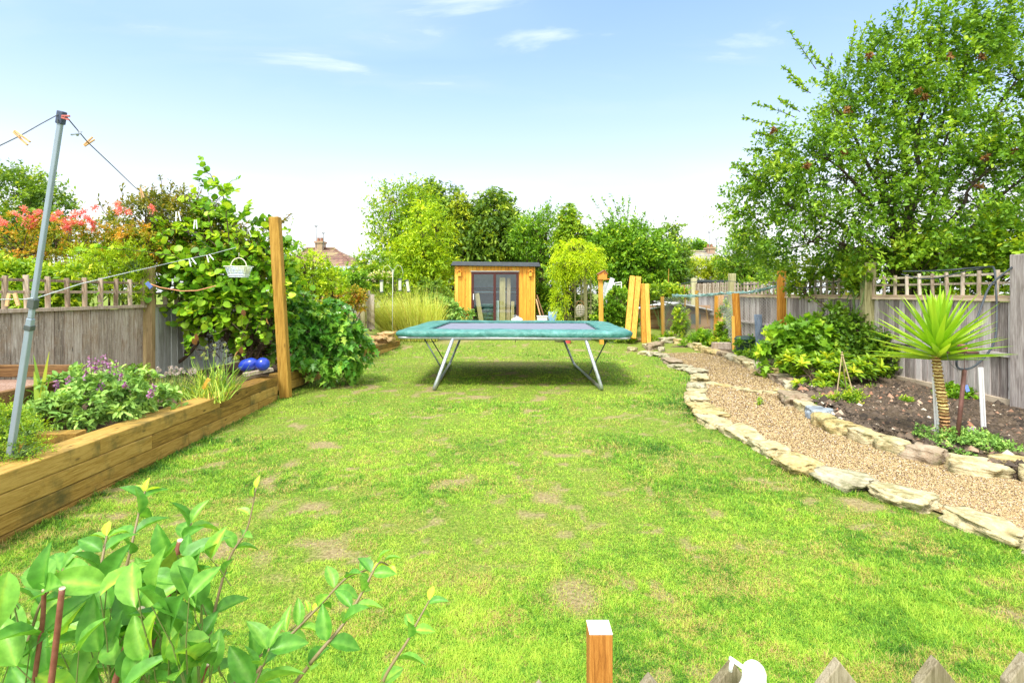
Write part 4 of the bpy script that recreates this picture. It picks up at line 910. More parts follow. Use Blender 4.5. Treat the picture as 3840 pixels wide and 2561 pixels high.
# ================================================================= houses
def tilemat(name, c1, c2, c3, sx, sz):
    m, n = mat_new(name); co = n('ShaderNodeTexCoord').outputs['Object']
    br = n('ShaderNodeTexBrick', {'Vector': n('ShaderNodeMapping', {'Vector': co, 'Rotation': (R(90), 0, 0), 'Scale': (1, 1, 1)}).outputs[0], 'Color1': (*c1, 1), 'Color2': (*c2, 1), 'Mortar': (*c3, 1), 'Scale': 1.0, 'Mortar Size': .02, 'Brick Width': sx, 'Row Height': sz})
    nz = n.noise(co, 1.2, 4, .7); c = n.mix(n.ramp(nz, [(.45, 0.0), (.65, .7)]), br.outputs['Color'], (.30,.27,.12))
    finish(n, c, .85, br.outputs['Fac'], -.6, .03); return m
M_redtile = tilemat('red_brown_tile', (.15,.075,.055), (.22,.12,.085), (.06,.035,.03), .35, .22)
M_greytile = tilemat('grey_tile', (.20,.19,.18), (.28,.26,.24), (.09,.085,.08), .4, .22)
M_brick = tilemat('red_brick', (.36,.14,.07), (.45,.20,.10), (.35,.30,.25), .23, .08)
M_render = plain('pale_render', (.62,.60,.55), .8)
def house(name, label, Y, xl, xr, rl, rr, ze, zr, depth, tile, chim=None, wall=M_render, ht=2.9):
    a = V(xl, 0, Y)[0]; b = V(xr, 0, Y)[0]; c = V(rl, 0, Y+depth/2)[0]; d = V(rr, 0, Y+depth/2)[0]
    e = V(0, ze, Y)[2]; r = V(0, zr, Y+depth/2)[2]
    root = empty(name, ((a+b)/2, Y, 0), label, 'house')
    mb = MB(); mb.box(a+.3, b-.3, Y+.3, Y+depth-.3, 0, e-.02); mb.build('wall', wall, root)
    mb = MB(); mb.add([(a, Y, e), (b, Y, e), (b, Y+depth, e), (a, Y+depth, e), (c, Y+depth/2, r), (d, Y+depth/2, r)], [(0,1,5,4), (1,2,5), (2,3,4,5), (3,0,4), (3,2,1,0)]); rf = mb.build('roof', tile, root)
    mb = MB(); mb.tube([(c, Y+depth/2, r+.03), (d, Y+depth/2, r+.03)], .12, 6); mb.tube([(d, Y+depth/2, r), (b, Y, e)], .10, 6); mb.tube([(c, Y+depth/2, r), (a, Y, e)], .10, 6); mb.build('ridge_tile', tile, rf)
    mb = MB(); mb.box(a, b, Y-.08, Y-.003, e-.22, e-.02); mb.build('gutter', M_white, root)
    if chim:
        x0, y0, x1, y1 = chim; A = V(x0, y0, Y+depth/2-.5); B = V(x1, y1, Y+depth/2-.5)
        mb = MB(); mb.box(A[0], B[0], A[1], A[1]+.9, B[2]-.8, A[2]-.25); mb.box(A[0]-.07, B[0]+.07, A[1]-.07, A[1]+.97, A[2]-.247, A[2]-.1); ch = mb.build('chimney', M_brick, rf)
        for t in (.25, .7): mb = MB(); xx = A[0]+(B[0]-A[0])*t; mb.lathe((xx, A[1]+.4, A[2]-.1), [(.13, 0), (.11, .28), (.13, .30)], 10); mb.build('chimney_pot', M_bhr, rf)
        for xx, top in ((x0+4, y0-52), (x1+4, y0-26)):
            mb = MB(); P = V(xx, top, A[1]); Q = V(xx+1, y1-5, A[1]); mb.tube([Q, P], .025, 5); mb.tube([(P[0]-.12, P[1], P[2]), (P[0]+.14, P[1], P[2]-.03)], .02, 4)
            for k_ in range(4): mb.tube([(P[0]-.1+k_*.07, P[1], P[2]-.08), (P[0]-.1+k_*.07, P[1], P[2]+.08)], .012, 4)
            mb.build('aerial', M_darkmetal, rf)
    return root
house('house', 'house with red brown hipped tile roof behind the left shrubs', 40, 1060, 1345, 1150, 1255, 1002, 934, 8, M_redtile, (1181, 900, 1208, 935))
house('house', 'house with grey tiled roof and brick chimney far right of centre', 45, 2535, 2760, 2562, 2672, 1000, 945, 8, M_greytile, (2655, 923, 2682, 952))
mb = MB(); a = V(1195, 0, 34)[0]; b = V(1330, 0, 34)[0]; z1 = V(0, 1000, 36)[2]; z0 = V(0, 1048, 33)[2]
r = empty('outbuilding', ((a+b)/2, 34, 0), 'low outbuilding with plain grey sloping roof under the red tiled house', 'outbuilding')
mb.box(a+.1, b-.1, 33.2, 36, 0, z0-.05); mb.build('wall', M_render, r)
mb = MB(); mb.bar(((a+b)/2, 32.9, z0-.1), ((a+b)/2, 36.2, z1), b-a, .08); mb.build('roof', plain('slate_sheet', (.22,.26,.32), .6), r)
# neighbour's pinkish shed seen over the right fence
M_pinkshed = plain('pink_stained_board', (.36,.22,.17), .8, var=.2)
a = V(2500, 0, 26)[0]; b = V(2780, 0, 26)[0]; ze = V(0, 1063, 26)[2]
r = empty('neighbour_shed', ((a+b)/2, 27, 0), 'pinkish neighbouring shed with thin dark roof behind the right fence', 'shed')
mb = MB(); mb.box(a, b, 26, 29, 0, ze); mb.build('wall', M_pinkshed, r)
mb = MB(); mb.bar((a-1.6, 27, V(0, 1085, 26)[2]), (a+.6, 27, ze+.13), 3.4, .1); mb.bar((a+.58, 27, ze+.13), (b+.2, 27, ze+.06), 3.4, .1); mb.build('roof', M_roof_felt, r)
# long grey shed on the far boundary + back fence
r = empty('fence', (0, 25.5, .3), 'low brown picket fence behind the ivy hedge at the garden end', 'fence')
mb = MB()
for pxx in range(2290, 2500, 7): mb.tint = rng.random(); p = V(pxx, 0, 25.5)[0]; mb.box(p, p+.06, 25.5, 25.52, .3, V(0, 1078, 25.5)[2]+rng.uniform(-.03, .03))
mb.build('picket', M_trellis_r, r)
for pxx, top in ((2325, 1065), (2436, 1063)): mb = MB(); p = V(pxx, 0, 25.4)[0]; mb.box(p-.08, p+.08, 25.35, 25.49, .3, V(0, top, 25.4)[2]); mb.build('post', M_mosspost, r)
# ================================================================= foliage materials
LM = {
 'dark':   leafmat('dark_leaf',   [(0, (.010,.040,.012)), (.4, (.026,.085,.022)), (.75, (.06,.16,.035)), (1, (.13,.25,.05))], gain=(3.6, 2.4, 1.5)),
 'roseleaf': leafmat('rose_leaf', [(0, (.016,.06,.014)), (.4, (.038,.12,.022)), (.75, (.09,.22,.035)), (1, (.20,.34,.06))], gain=(2.1,1.6,1)),
 'mid':    leafmat('mid_leaf',    [(0, (.022,.075,.012)), (.4, (.055,.17,.025)), (.75, (.12,.29,.04)), (1, (.25,.42,.07))], gain=(2.1,1.7,1.0)),
 'fresh':  leafmat('fresh_leaf',  [(0, (.03,.10,.012)), (.4, (.085,.24,.025)), (.75, (.20,.40,.045)), (1, (.36,.52,.08))]),
 'lime':   leafmat('lime_leaf',   [(0, (.07,.16,.012)), (.4, (.20,.38,.025)), (.75, (.38,.56,.04)), (1, (.52,.66,.08))], gain=(1.25,1.2,.8)),
 'limegold': leafmat('bright_golden_leaf', [(0, (.10,.20,.012)), (.4, (.30,.47,.02)), (.75, (.48,.64,.03)), (1, (.60,.70,.06))], gain=(1.25,1.25,.8)),
 'gold':   leafmat('golden_leaf', [(0, (.10,.15,.012)), (.4, (.27,.36,.03)), (.75, (.48,.52,.05)), (1, (.62,.60,.10))], gain=(1.0, 1.15, .9)),
 'amber':  leafmat('amber_leaf',  [(0, (.045,.09,.012)), (.3, (.13,.20,.025)), (.55, (.30,.27,.04)), (.78, (.52,.26,.06)), (1, (.62,.36,.16))], gain=(1.25, 1.35, .9)),
 'olive':  leafmat('olive_leaf',  [(0, (.02,.045,.012)), (.4, (.06,.115,.025)), (.75, (.14,.20,.04)), (1, (.26,.22,.08))]),
 'tree':   leafmat('orchard_leaf',[(0, (.018,.065,.012)), (.35, (.055,.16,.022)), (.7, (.14,.31,.04)), (.93, (.24,.42,.07)), (1, (.26,.40,.08))], gain=(1.65,1.42,1.0)),
 'big':    leafmat('kiwi_leaf',   [(0, (.018,.075,.012)), (.4, (.05,.18,.022)), (.7, (.13,.32,.04)), (.92, (.22,.42,.07)), (1, (.26,.44,.09))], vein=True, gain=(2.2,1.7,.9)),
 'acanth': leafmat('glossy_lobed_leaf', [(0, (.008,.05,.018)), (.4, (.02,.12,.03)), (.75, (.06,.22,.055)), (1, (.16,.36,.12))], .33, .3, .4, vein=True, gain=(3.4,2.1,1.2)),
 'sage':   leafmat('sage_leaf',   [(0, (.045,.12,.04)), (.4, (.12,.26,.08)), (.75, (.24,.42,.14)), (1, (.38,.56,.24))], .6, .25, .2, vein=True, gain=(1.35, 1.35, 1.2)),
 'pinkfl': leafmat('pink_flower', [(0, (.50,.08,.10)), (.5, (.75,.20,.22)), (1, (.85,.42,.38))], .6, gain=(1, 1, 1.3)),
 'whitefl':leafmat('white_flower',[(0, (.62,.62,.60)), (1, (.85,.85,.84))], .6, gain=(1,1,1)),
 'purple': leafmat('purple_flower',[(0, (.16,.05,.22)), (.5, (.34,.14,.42)), (1, (.55,.35,.66))], .6, gain=(1.1,1.1,1.3)),
 'straw':  leafmat('straw_blade', [(0, (.18,.24,.05)), (.4, (.38,.44,.10)), (.8, (.50,.52,.18)), (1, (.46,.38,.17))], .55, .3, gain=(1.3, 1.4, 1.3)),
 'chive':  leafmat('chive_blade', [(0, (.05,.17,.04)), (.5, (.14,.34,.09)), (1, (.34,.52,.16))], .45, .2),
 'yucca':  leafmat('yucca_blade', [(0, (.08,.22,.015)), (.5, (.19,.40,.03)), (1, (.38,.58,.08))], .35, .3, .5, gain=(1.2,1.2,.9)),
 'dead':   leafmat('dead_leaf',   [(0, (.08,.035,.015)), (.5, (.20,.10,.045)), (1, (.36,.22,.10))], .7, gain=(1,1,1)),
 'fore':   leafmat('shrub_leaf',  [(0, (.026,.10,.02)), (.4, (.075,.23,.045)), (.72, (.17,.36,.08)), (.93, (.38,.54,.08)), (1, (.48,.58,.08))], .42, .38, .4, vein=True, gain=(1.35,1.45,1.25)),
}
def topup(px_, py_, Y): return V(px_, py_, Y)
def extra_pts(mat, name, pts, root, L, W, n_tw=5, n_lf=6, tl=.08, shape='simple', spread=1.2):
    Lv = Leaves(); pts = np.array(pts); sprays(Lv, pts, np.tile([0, 0, 1.0], (len(pts), 1)), n_tw, n_lf, tl, L, W, rng.random(len(pts)), spread)
    return Lv.build(name, LM[mat], root, shape)
def shoots(tops, Lw, per=14, tl=.1):
    """upright shoots: list of (bx,by,tx,ty,Y); returns a function adding leaves along them"""
    def f(Lv, mb):
        for bx, by, tx, ty, Y in tops:
            a = np.array(V(bx, by, Y)); b = np.array(V(tx, ty, Y+rng.uniform(-.1, .1))); mid = (a+b)/2 + rng.normal(0, .05, 3)
            ts = np.linspace(0, 1, 8)[:, None]; P = (1-ts)**2*a + 2*ts*(1-ts)*mid + ts*ts*b
            mb.tube(P, list(np.linspace(.010, .003, 8)), 4, False)
            t = rng.uniform(.08, 1, per)[:, None]; p = (1-t)**2*a + 2*t*(1-t)*mid + t*t*b; d0 = unit(b-a)
            d = unit(d0*.7 + unit(rng.normal(0, 1, (per, 3)))*.8)
            Lv.add(p, d, unit(rng.normal(0, .6, (per, 3))+[0, -.2, 1]), Lw[0]*rng.uniform(.6, 1.2, per), Lw[1]*rng.uniform(.6, 1.2, per), rng.uniform(.3, .95, per))
    return f
def base(px_, Y, z=None): p = V(px_, 1100, Y); return (p[0], Y, float(terrain(p[0], Y)) if z is None else z)

# ---------------------------------------------------------------- far background
plant('tree', 'dark green tree rising at the far left behind the pink flowering shrub', 'tree', base(60, 17), [(60,800,190,0,0)][:0]+[(40,790,17,190,130),(170,830,17,85,110),(0,900,17,200,90),(90,720,17,90,70)], LM['dark'], M_bark, n=420, tw=4, lf=8, tl=.45, L=.13, W=.07, r0=.16, trunkh=1.5)
plant('tree', 'tall loose birch like tree left of the garden shed with thin top shoots', 'tree', base(1500, 25), [(1480,830,25,80,130),(1450,920,25,60,80),(1560,790,25,70,90),(1540,900,25,70,90)], LM['fresh'], M_bark, n=264, tw=4, lf=6, tl=0.72, L=0.175, W=0.088, r0=.12, trunkh=2, shell=.3,
      extra=shoots([(1475,830,1436,712,25),(1490,800,1470,740,25),(1540,780,1540,705,25),(1570,770,1590,700,25),(1450,900,1398,875,25),(1460,860,1425,780,25)], (.16,.08), 22), spread=1.3)
plant('tree', 'yellow green bamboo like tree directly left of the garden shed', 'tree', base(1610, 21.5), [(1600,870,21.5,80,100),(1590,970,21.5,100,90),(1640,1040,21.5,90,80),(1540,1040,21.5,80,70),(1500,980,21.5,60,60)], LM['lime'], M_bark, n=336, tw=4, lf=8, tl=0.61, L=0.188, W=0.056, droop=.35, r0=.07, trunkh=.8)
plant('tree', 'big dark evergreen tree behind the left half of the garden shed', 'tree', base(1660, 29), [(1655,800,29,75,110),(1640,880,29,100,120),(1700,900,29,80,110),(1600,760,29,55,60)], LM['dark'], M_bark, n=384, tw=4, lf=8, tl=0.87, L=0.270, W=0.121, droop=.4, r0=.3, trunkh=2, shell=.7, extra=shoots([(1640,760,1643,688,29),(1620,770,1608,705,29),(1680,800,1690,745,29),(1590,790,1575,730,29),(1655,780,1660,712,29)], (.26,.13), 26))
plant('tree', 'big dark evergreen tree behind the right half of the garden shed', 'tree', base(1850, 28), [(1850,860,28,80,120),(1800,920,28,85,90),(1890,930,28,60,100),(1855,780,28,45,50),(1770,850,28,40,60)], LM['dark'], M_bark, n=416, tw=4, lf=8, tl=0.87, L=0.270, W=0.121, droop=.4, r0=.3, trunkh=2, shell=.7, extra=shoots([(1850,800,1852,730,28),(1870,810,1885,745,28),(1830,810,1822,745,28),(1795,830,1788,765,28),(1900,840,1915,780,28),(1860,800,1862,742,28)], (.26,.13), 26))
plant('tree', 'slim yellow leaved conifer between the two dark evergreens', 'tree', base(1730, 27.5), [(1722,770,27.5,26,45),(1735,830,27.5,35,60),(1760,885,27.5,60,35),(1820,880,27.3,45,30)], LM['gold'], M_bark, n=150, tw=4, lf=7, tl=.35, L=.15, W=.06, droop=.3, r0=.1, trunkh=2, extra=shoots([(1722,740,1723,690,27.5)], (.1,.05), 5))
plant('tree', 'pale green airy tree right of the garden shed roof', 'tree', base(2020, 26), [(2010,900,26,80,90),(2040,850,26,50,60),(1975,900,26,50,50),(2060,930,26,60,80)], LM['mid'], M_bark, n=264, tw=4, lf=7, tl=0.58, L=0.162, W=0.068, r0=.12, trunkh=2, shell=.4, extra=shoots([(2000,840,2005,790,26),(2040,820,2035,780,26),(2060,820,2062,795,26),(1975,860,1962,810,26)], (.16,.08), 12))
plant('conifer', 'pointed yellowish conifer with bent tip behind the golden arbour shrub', 'tree', base(2150, 25), [(2125,790,25,18,26),(2140,830,25,34,38),(2155,880,25,62,38),(2170,925,25,85,40)], LM['fresh'], M_bark, n=300, tw=4, lf=7, tl=.35, L=0.176, W=0.081, droop=.6, r0=.14, trunkh=2, shell=.7)
plant('tree', 'bright green tree with upright open shoots right of the arbour', 'tree', base(2330, 23.5), [(2330,930,23.5,100,65),(2310,870,23.5,40,45),(2390,930,23.5,110,80),(2280,960,23.5,80,80),(2440,980,23.5,80,70),(2340,1010,23.5,130,60)], LM['mid'], M_bark, n=496, tw=4, lf=7, tl=0.58, L=0.175, W=0.094, r0=.14, trunkh=1.6, shell=.5,
      extra=shoots([(2290,850,2215,735,23.5),(2300,830,2255,745,23.5),(2320,820,2290,728,23.5),(2340,820,2335,738,23.5),(2350,830,2362,728,23.5),(2370,860,2385,780,23.5),(2390,880,2418,800,23.5),(2400,900,2440,850,23.5),(2420,920,2480,862,23.5),(2270,880,2205,810,23.5),(2330,860,2318,760,23.5)], (.15,.08), 30))
plant('tree', 'dark dense tree left of the grey roofed house', 'tree', base(2490, 25), [(2490,970,25,75,70),(2500,900,25,30,45),(2450,1020,25,90,50),(2530,1020,25,45,50)], LM['dark'], M_bark, n=264, tw=4, lf=7, tl=0.58, L=0.189, W=0.108, r0=.14, trunkh=1.5)
plant('tree', 'small distant round tree showing behind the grey roof ridge', 'tree', base(2600, 62), [(2605,930,62,40,18),(2640,940,62,30,14)], LM['mid'], M_bark, n=90, tw=4, lf=6, tl=.6, L=.3, W=.2, r0=.2, trunkh=3)
plant('shrub', 'golden yellow shrub mound in front of the grey roofed house', 'shrub', base(2620, 29), [(2610,1010,29,60,35),(2700,1015,29,80,38),(2760,1030,29,50,35)], LM['gold'], M_bark, n=260, tw=4, lf=7, tl=.3, L=.14, W=.07, r0=.05)
plant('tree', 'olive green tree left behind the big orchard tree', 'tree', base(2790, 20), [(2800,960,20,90,70),(2760,1010,20,60,60),(2860,1000,20,90,80)], LM['tree'], M_bark, n=330, tw=4, lf=7, tl=.35, L=.11, W=.06, r0=.1, trunkh=1.4, shell=.5)
# hedges that close the far side (kept one plant each)
plant('hedge', 'mid green hedge right of the shed and behind the storage box', 'hedge', base(2060, 21.2), [(2045,1070,21.2,50,70),(2060,1150,21.2,55,70),(2030,1120,21.2,25,60)], LM['mid'], M_bark, n=260, tw=4, lf=7, tl=.2, L=.10, W=.06, r0=.04)
plant('hedge', 'rounded ivy covered hedge right of the bird house', 'hedge', base(2310, 17.8), [(2310,1150,17.8,62,70),(2290,1210,17.8,70,60),(2355,1190,17.8,35,50)], LM['mid'], M_bark, n=430, tw=4, lf=7, tl=.13, L=.08, W=.06, r0=.03)
plant('hedge', 'long dark hedge closing the garden end behind the shed', 'hedge', base(1930, 30), [(1500,1040,32,120,80),(1700,1020,32,150,110),(1760,930,32,90,90),(1950,990,32,120,90),(2050,960,32,110,90),(2200,980,32,110,90),(2380,1020,32,130,90),(2500,1030,32,80,60)], LM['mid'], M_bark, n=900, tw=4, lf=7, tl=.45, L=.2, W=.12, r0=.05)
plant('hedge', 'low hedge running in front of the red tiled house', 'hedge', base(1250, 27), [(1150,1060,27,120,55),(1300,1075,27,120,45),(1400,1060,27,90,60),(1000,1060,27,120,50)], LM['mid'], M_bark, n=420, tw=4, lf=7, tl=.35, L=.14, W=.08, r0=.05)

# ---------------------------------------------------------------- left boundary shrubs
PY = 8.9
root = plant('flowering_shrub', 'orange green shrub with pink flower heads behind the left trellis', 'shrub', base(300, PY), [(120,880,PY,170,70),(40,930,PY,120,60),(300,900,PY,170,60),(430,900,PY,130,70),(520,930,PY,110,80),(230,960,PY,200,40)], LM['amber'], M_bark, n=360, tw=4, lf=8, tl=.14, L=.065, W=.022, r0=.03, n_main=12, fname='foliage', sname='stem', droop=.2)
pk = [(60,805),(90,790),(120,815),(140,800),(170,815),(130,835),(200,825),(225,805),(240,830),(270,815),(290,800),(310,795),(320,820),(335,830),(300,840),(0,830),(15,845),(350,850),(440,770),(455,785),(470,800),(440,795),(250,850),(270,845),(260,860),(360,782),(90,830),(110,850),(575,780)]
extra_pts('pinkfl', 'flower_head', [V(a+rng.uniform(-8, 8), b+rng.uniform(-6, 10), PY-.3-rng.random()*.25) for a, b in pk for _ in range(3)], root, .034, .018, 9, 4, .055)
PY = 9.6
plant('shrub', 'tall dark bronze leaved shrub with wispy shoots behind the kiwi vine', 'shrub', base(600, PY), [(600,850,PY,180,110),(520,960,PY,150,120),(720,870,PY,130,110),(850,950,PY,150,100),(420,1000,PY,100,60),(640,780,PY,80,60),(950,1000,PY,110,80)], LM['olive'], M_bark, n=640, tw=4, lf=7, tl=.2, L=.075, W=.03, r0=.035, n_main=10, fname='foliage', sname='stem', shell=.4,
      extra=shoots([(420,830,370,735,9.6),(470,800,460,685,9.6),(540,790,530,690,9.6),(600,760,600,655,9.6),(620,760,640,690,9.6),(560,780,570,700,9.6),(660,800,690,720,9.6),(740,800,745,710,9.6),(700,800,760,700,9.6),(780,830,820,760,9.6),(900,880,940,830,9.6),(960,900,1000,870,9.6),(1040,900,1095,800,9.6),(1030,850,1085,810,9.6),(990,880,1010,835,9.6),(400,820,400,760,9.6),(500,800,490,740,9.6)], (.085,.035), 18))
PY = 8.0
plant('climbing_shrub', 'light green feathery jasmine spilling over the left trellis', 'climber', base(420, 8.5), [(430,1000,8.5,110,60,.25),(480,960,8.6,60,60,.25),(380,1050,8.3,90,50,.2),(500,1060,8.7,60,90,.2),(330,990,8.3,80,45,.25),(470,1090,8.5,70,45,.2)], LM['lime'], M_stemgreen, n=360, tw=5, lf=9, tl=.16, L=.040, W=.013, r0=.02, n_main=8, fname='foliage', sname='stem')
plant('shrub', 'broad green shrub behind the left end of the trellis', 'shrub', base(150, 7.6), [(60,1060,7.6,120,60),(200,1060,7.6,110,50),(0,1040,7.6,120,50),(120,1110,7.4,180,50)], LM['fresh'], M_bark, n=360, tw=4, lf=7, tl=.16, L=.09, W=.038, r0=.02, fname='foliage', sname='stem')
mb = MB()
# kiwi vine: round leaves over the fence
PY = 7.6
root = empty('kiwi_vine', base(900, 8.3, .35), 'large round leaved vine tumbling over the left fence beside the tall post', 'climber')
Lv = Leaves(); sm = MB()
kb = [(880,880,9.65,160,80,.35),(760,900,9.45,130,100,.35),(950,1000,9.45,140,120,.4),(820,1030,9.15,150,110,.35),(1020,1080,9.25,80,120,.35),(900,1140,9.15,130,90,.3),(700,960,9.25,90,110,.3),(800,740,9.55,60,90,.2),(820,1200,9.25,130,80,.25),(1040,960,9.45,60,90,.3)]
kb += [(700,1050,9.0,80,90,.25),(620,920,9.2,90,60,.25),(860,1060,9.0,150,90,.3)]
pts, od = blob_points(kb, 460, .7); tcol = np.clip(rng.normal(.45, .3, len(pts)), 0, 1)
sprays(Lv, pts, od, 2, 5, .28, .11, .11, tcol, .9, .15, .2, sm, .003)
def vine(pts_, r=.006, lf=1.0, size=.11, Lv=Lv):
    P = np.array(pts_); tt = np.linspace(0, len(P)-1, 6*len(P)); Q = np.stack([np.interp(tt, range(len(P)), P[:, k_]) for k_ in range(3)], 1); Q += rng.normal(0, .008, Q.shape)
    sm.tube(Q, list(np.linspace(r*1.4, r*.5, len(Q))), 4, False)
    m_ = int(len(Q)*lf); idx = rng.integers(0, len(Q), m_); d = unit(rng.normal(0, 1, (m_, 3))*[1, .6, .7]+[0, -.3, .1])
    sz = size*rng.uniform(.55, 1.1, m_)*(1-.45*idx/len(Q)); Lv.add(Q[idx], d, unit(rng.normal(0, .5, (m_, 3))+[0, -.5, 1]), sz, sz, rng.uniform(.3, .9, m_))
vine([V(860,950,9.15), V(850,820,9.05), V(840,740,9.05), V(815,690,9.05), V(780,650,9.05), V(757,620,9.05), V(750,590,9.05)], .008, 1.1, .15)
vine([V(800,900,9.05), V(780,800,9.05), V(850,700,9.05), V(865,720,9.05)], .006, 1.3, .13)
vine([V(900,950,9.05), V(880,830,9.05), V(840,760,9.05)], .006, 1.5, .13)
vine([V(900,1000,9.05), V(760,880,8.95), V(640,860,8.85), V(600,880,8.50)], .007, 1.2, .13)
vine([V(820,1080,8.95), V(650,960,8.75), V(460,935,8.30), V(330,930,8.30), V(290,935,8.30)], .006, .9, .15)
vine([V(1040,1000,9.15), V(1060,920,9.25), V(1090,860,9.25), V(1100,815,9.25)], .005, .8, .07)
vine([V(1050,1000,9.25), V(1078,985,9.55), V(1085,1010,9.55)], .005, 1.2, .12)
vine([V(850,1200,8.85), V(730,1260,8.55), V(690,1290,8.45), V(720,1340,8.45)], .006, 1.6, .13)
vine([V(900,1200,8.95), V(800,1260,8.65), V(760,1180,8.65)], .006, 1.3, .11)
vine([V(960,1150,8.95), V(900,1280,8.75), V(920,1330,8.75)], .006, 1.2, .13)
vine([V(1010,1130,8.95), V(960,1240,8.75), V(990,1270,8.75)], .006, 1.2, .11)
tk = np.array([V(930, 1380, 9.4)])[0]
for e in ((820,1050),(900,950),(980,1000),(760,1000),(1020,1150),(860,1150),(700,1100),(960,1230),(820,1230)):
    P = [tk, (tk+np.array(V(e[0], e[1], 9.3)))/2+rng.normal(0, .12, 3), np.array(V(e[0], e[1], 9.3))]; tt = np.linspace(0, 2, 9); Q = np.stack([np.interp(tt, range(3), np.array(P)[:, k_]) for k_ in range(3)], 1)+rng.normal(0, .02, (9, 3)); sm.tube(Q, list(np.linspace(.03, .008, 9)), 5, False)
for _ in range(110):
    a = np.array(V(rng.uniform(760, 1040), rng.uniform(1160, 1330), 8.9+rng.random()*.8)); sm.tube([a, a+rng.normal(0, .14, 3), a+rng.normal(0, .26, 3)], .004, 3, False)
Lv.build('foliage', LM['big'], root, 'round', True); sm.build('stem', M_bark, root, smooth=True)
Lv = Leaves(); q = np.array([V(905,1300,7.6), V(895,1315,7.6), V(722,1268,7.3), V(1000,1190,7.8), V(735,1250,7.4), V(910,1160,7.9)]); 
for q_ in q: Lv = Leaves(); Lv.add(q_[None]+[0, 0, 0], rng.normal(0, .3, (1, 3))+[0, 0, -1], rng.normal(0, 1, (1, 3))+[0, -1, 0], .11, .07, rng.random(1)); Lv.build('dead_leaf', LM['dead'], root, 'oval')
# dark growth behind the vine down to the bed
plant('shrub', 'dark twiggy undergrowth in the hollow beneath the kiwi vine', 'shrub', base(950, 10.2, .35), [(900,1180,10.2,150,90,.3),(960,1250,10.2,100,90,.3),(800,1120,10.0,130,80,.3),(1000,1300,10.2,50,60,.3),(770,1200,10.0,60,60,.2)], LM['olive'], M_bark, n=260, tw=5, lf=5, tl=.22, L=.06, W=.04, r0=.03, fname='foliage', sname='stem', stems=True, stem_r=.005)
# glossy lobed bush right of the post
PY = 9.8
plant('lobed_leaf_bush', 'glossy deep green lobed leaf bush overhanging the sleeper wall', 'shrub', base(1200, PY, .3), [(1140,1200,9.9,95,70,.35),(1230,1230,9.9,110,90,.4),(1300,1290,10.1,80,80,.35),(1250,1330,9.7,80,60,.3),(1120,1280,9.7,70,80,.3),(1340,1320,10.3,50,60,.3),(1200,1150,10.1,90,40,.3),(1110,1140,10.0,45,50,.3)], LM['acanth'], M_stemgreen, n=230, tw=3, lf=5, tl=.17, L=.15, W=.11, shape='lobed', droop=.75, shell=.9, r0=.02, fname='foliage', sname='stem', up=.1, smooth=True)
plant('shrub', 'yellow green rounded shrub behind the tall timber post', 'shrub', base(1160, 12.5), [(1150,1030,12.5,95,85),(1210,1100,12.5,95,75),(1110,985,12.5,55,60),(1090,1110,12.3,60,90),(1240,1050,12.7,50,50)], LM['lime'], M_bark, n=430, tw=4, lf=8, tl=.13, L=.055, W=.035, r0=.03, fname='foliage', sname='stem')
plant('shrub', 'copper orange leaved shrub by the yellowish post top', 'shrub', base(1290, 14.0), [(1290,1110,14.0,75,35),(1250,1150,13.9,60,30),(1330,1130,14,45,40)], LM['amber'], M_bark, n=220, tw=4, lf=8, tl=.12, L=.05, W=.035, r0=.02, fname='foliage', sname='stem')
plant('shrub', 'green shrub above the copper orange one', 'shrub', base(1300, 15.2), [(1290,1065,15.2,80,35),(1340,1060,15.2,50,40),(1250,1040,15.4,40,30)], LM['mid'], M_bark, n=200, tw=4, lf=7, tl=.14, L=.07, W=.045, r0=.02, fname='foliage', sname='stem')
root = plant('flowering_shrub', 'green shrub dotted with small white flowers left of the bird feeders', 'shrub', base(1390, 18.5), [(1385,1040,18.5,85,35),(1360,1010,18.5,60,40),(1440,1060,18.5,60,60),(1400,980,19,80,40)], LM['fresh'], M_bark, n=220, tw=4, lf=7, tl=.15, L=.08, W=.05, r0=.03, fname='foliage', sname='stem')
extra_pts('whitefl', 'flower_head', [V(rng.uniform(1310, 1475), rng.uniform(1018, 1062), 18.1) for _ in range(60)], root, .045, .04, 4, 4, .05)
# pampas / tall straw grass
root = empty('tall_grass_clump', base(1500, 17.2, .22), 'tall straw yellow ornamental grass clump left of the trampoline', 'ornamental grass')
N = 1700; bx = rng.uniform(1455, 1640, N); bs = np.array([V(x, 1262, 17.2+rng.uniform(-.5, .5)) for x in bx]); bs[:, 2] = .22
lean = (bx-1560)/120; d = np.stack([lean*.42-.16+rng.normal(0, .13, N), rng.normal(0, .14, N), np.ones(N)], 1)
ribbons(bs, d, rng.uniform(1.1, 2.15, N)*(1-.25*np.clip(lean, 0, 1)), .020, rng.uniform(.02, .32, N), 6, np.clip(rng.normal(.55, .25, N), 0, 1), 'blades', LM['straw'], root)
N = 130; bs = np.array([V(rng.uniform(1450, 1500), 1262, 17.0+rng.uniform(-.3, .3)) for _ in range(N)]); bs[:, 2] = .22
ribbons(bs, np.stack([rng.normal(-.75, .2, N), rng.normal(0, .1, N), np.ones(N)], 1), rng.uniform(1.4, 2.3, N), .015, rng.uniform(.05, .25, N), 6, None, 'arching_blades', LM['straw'], root)
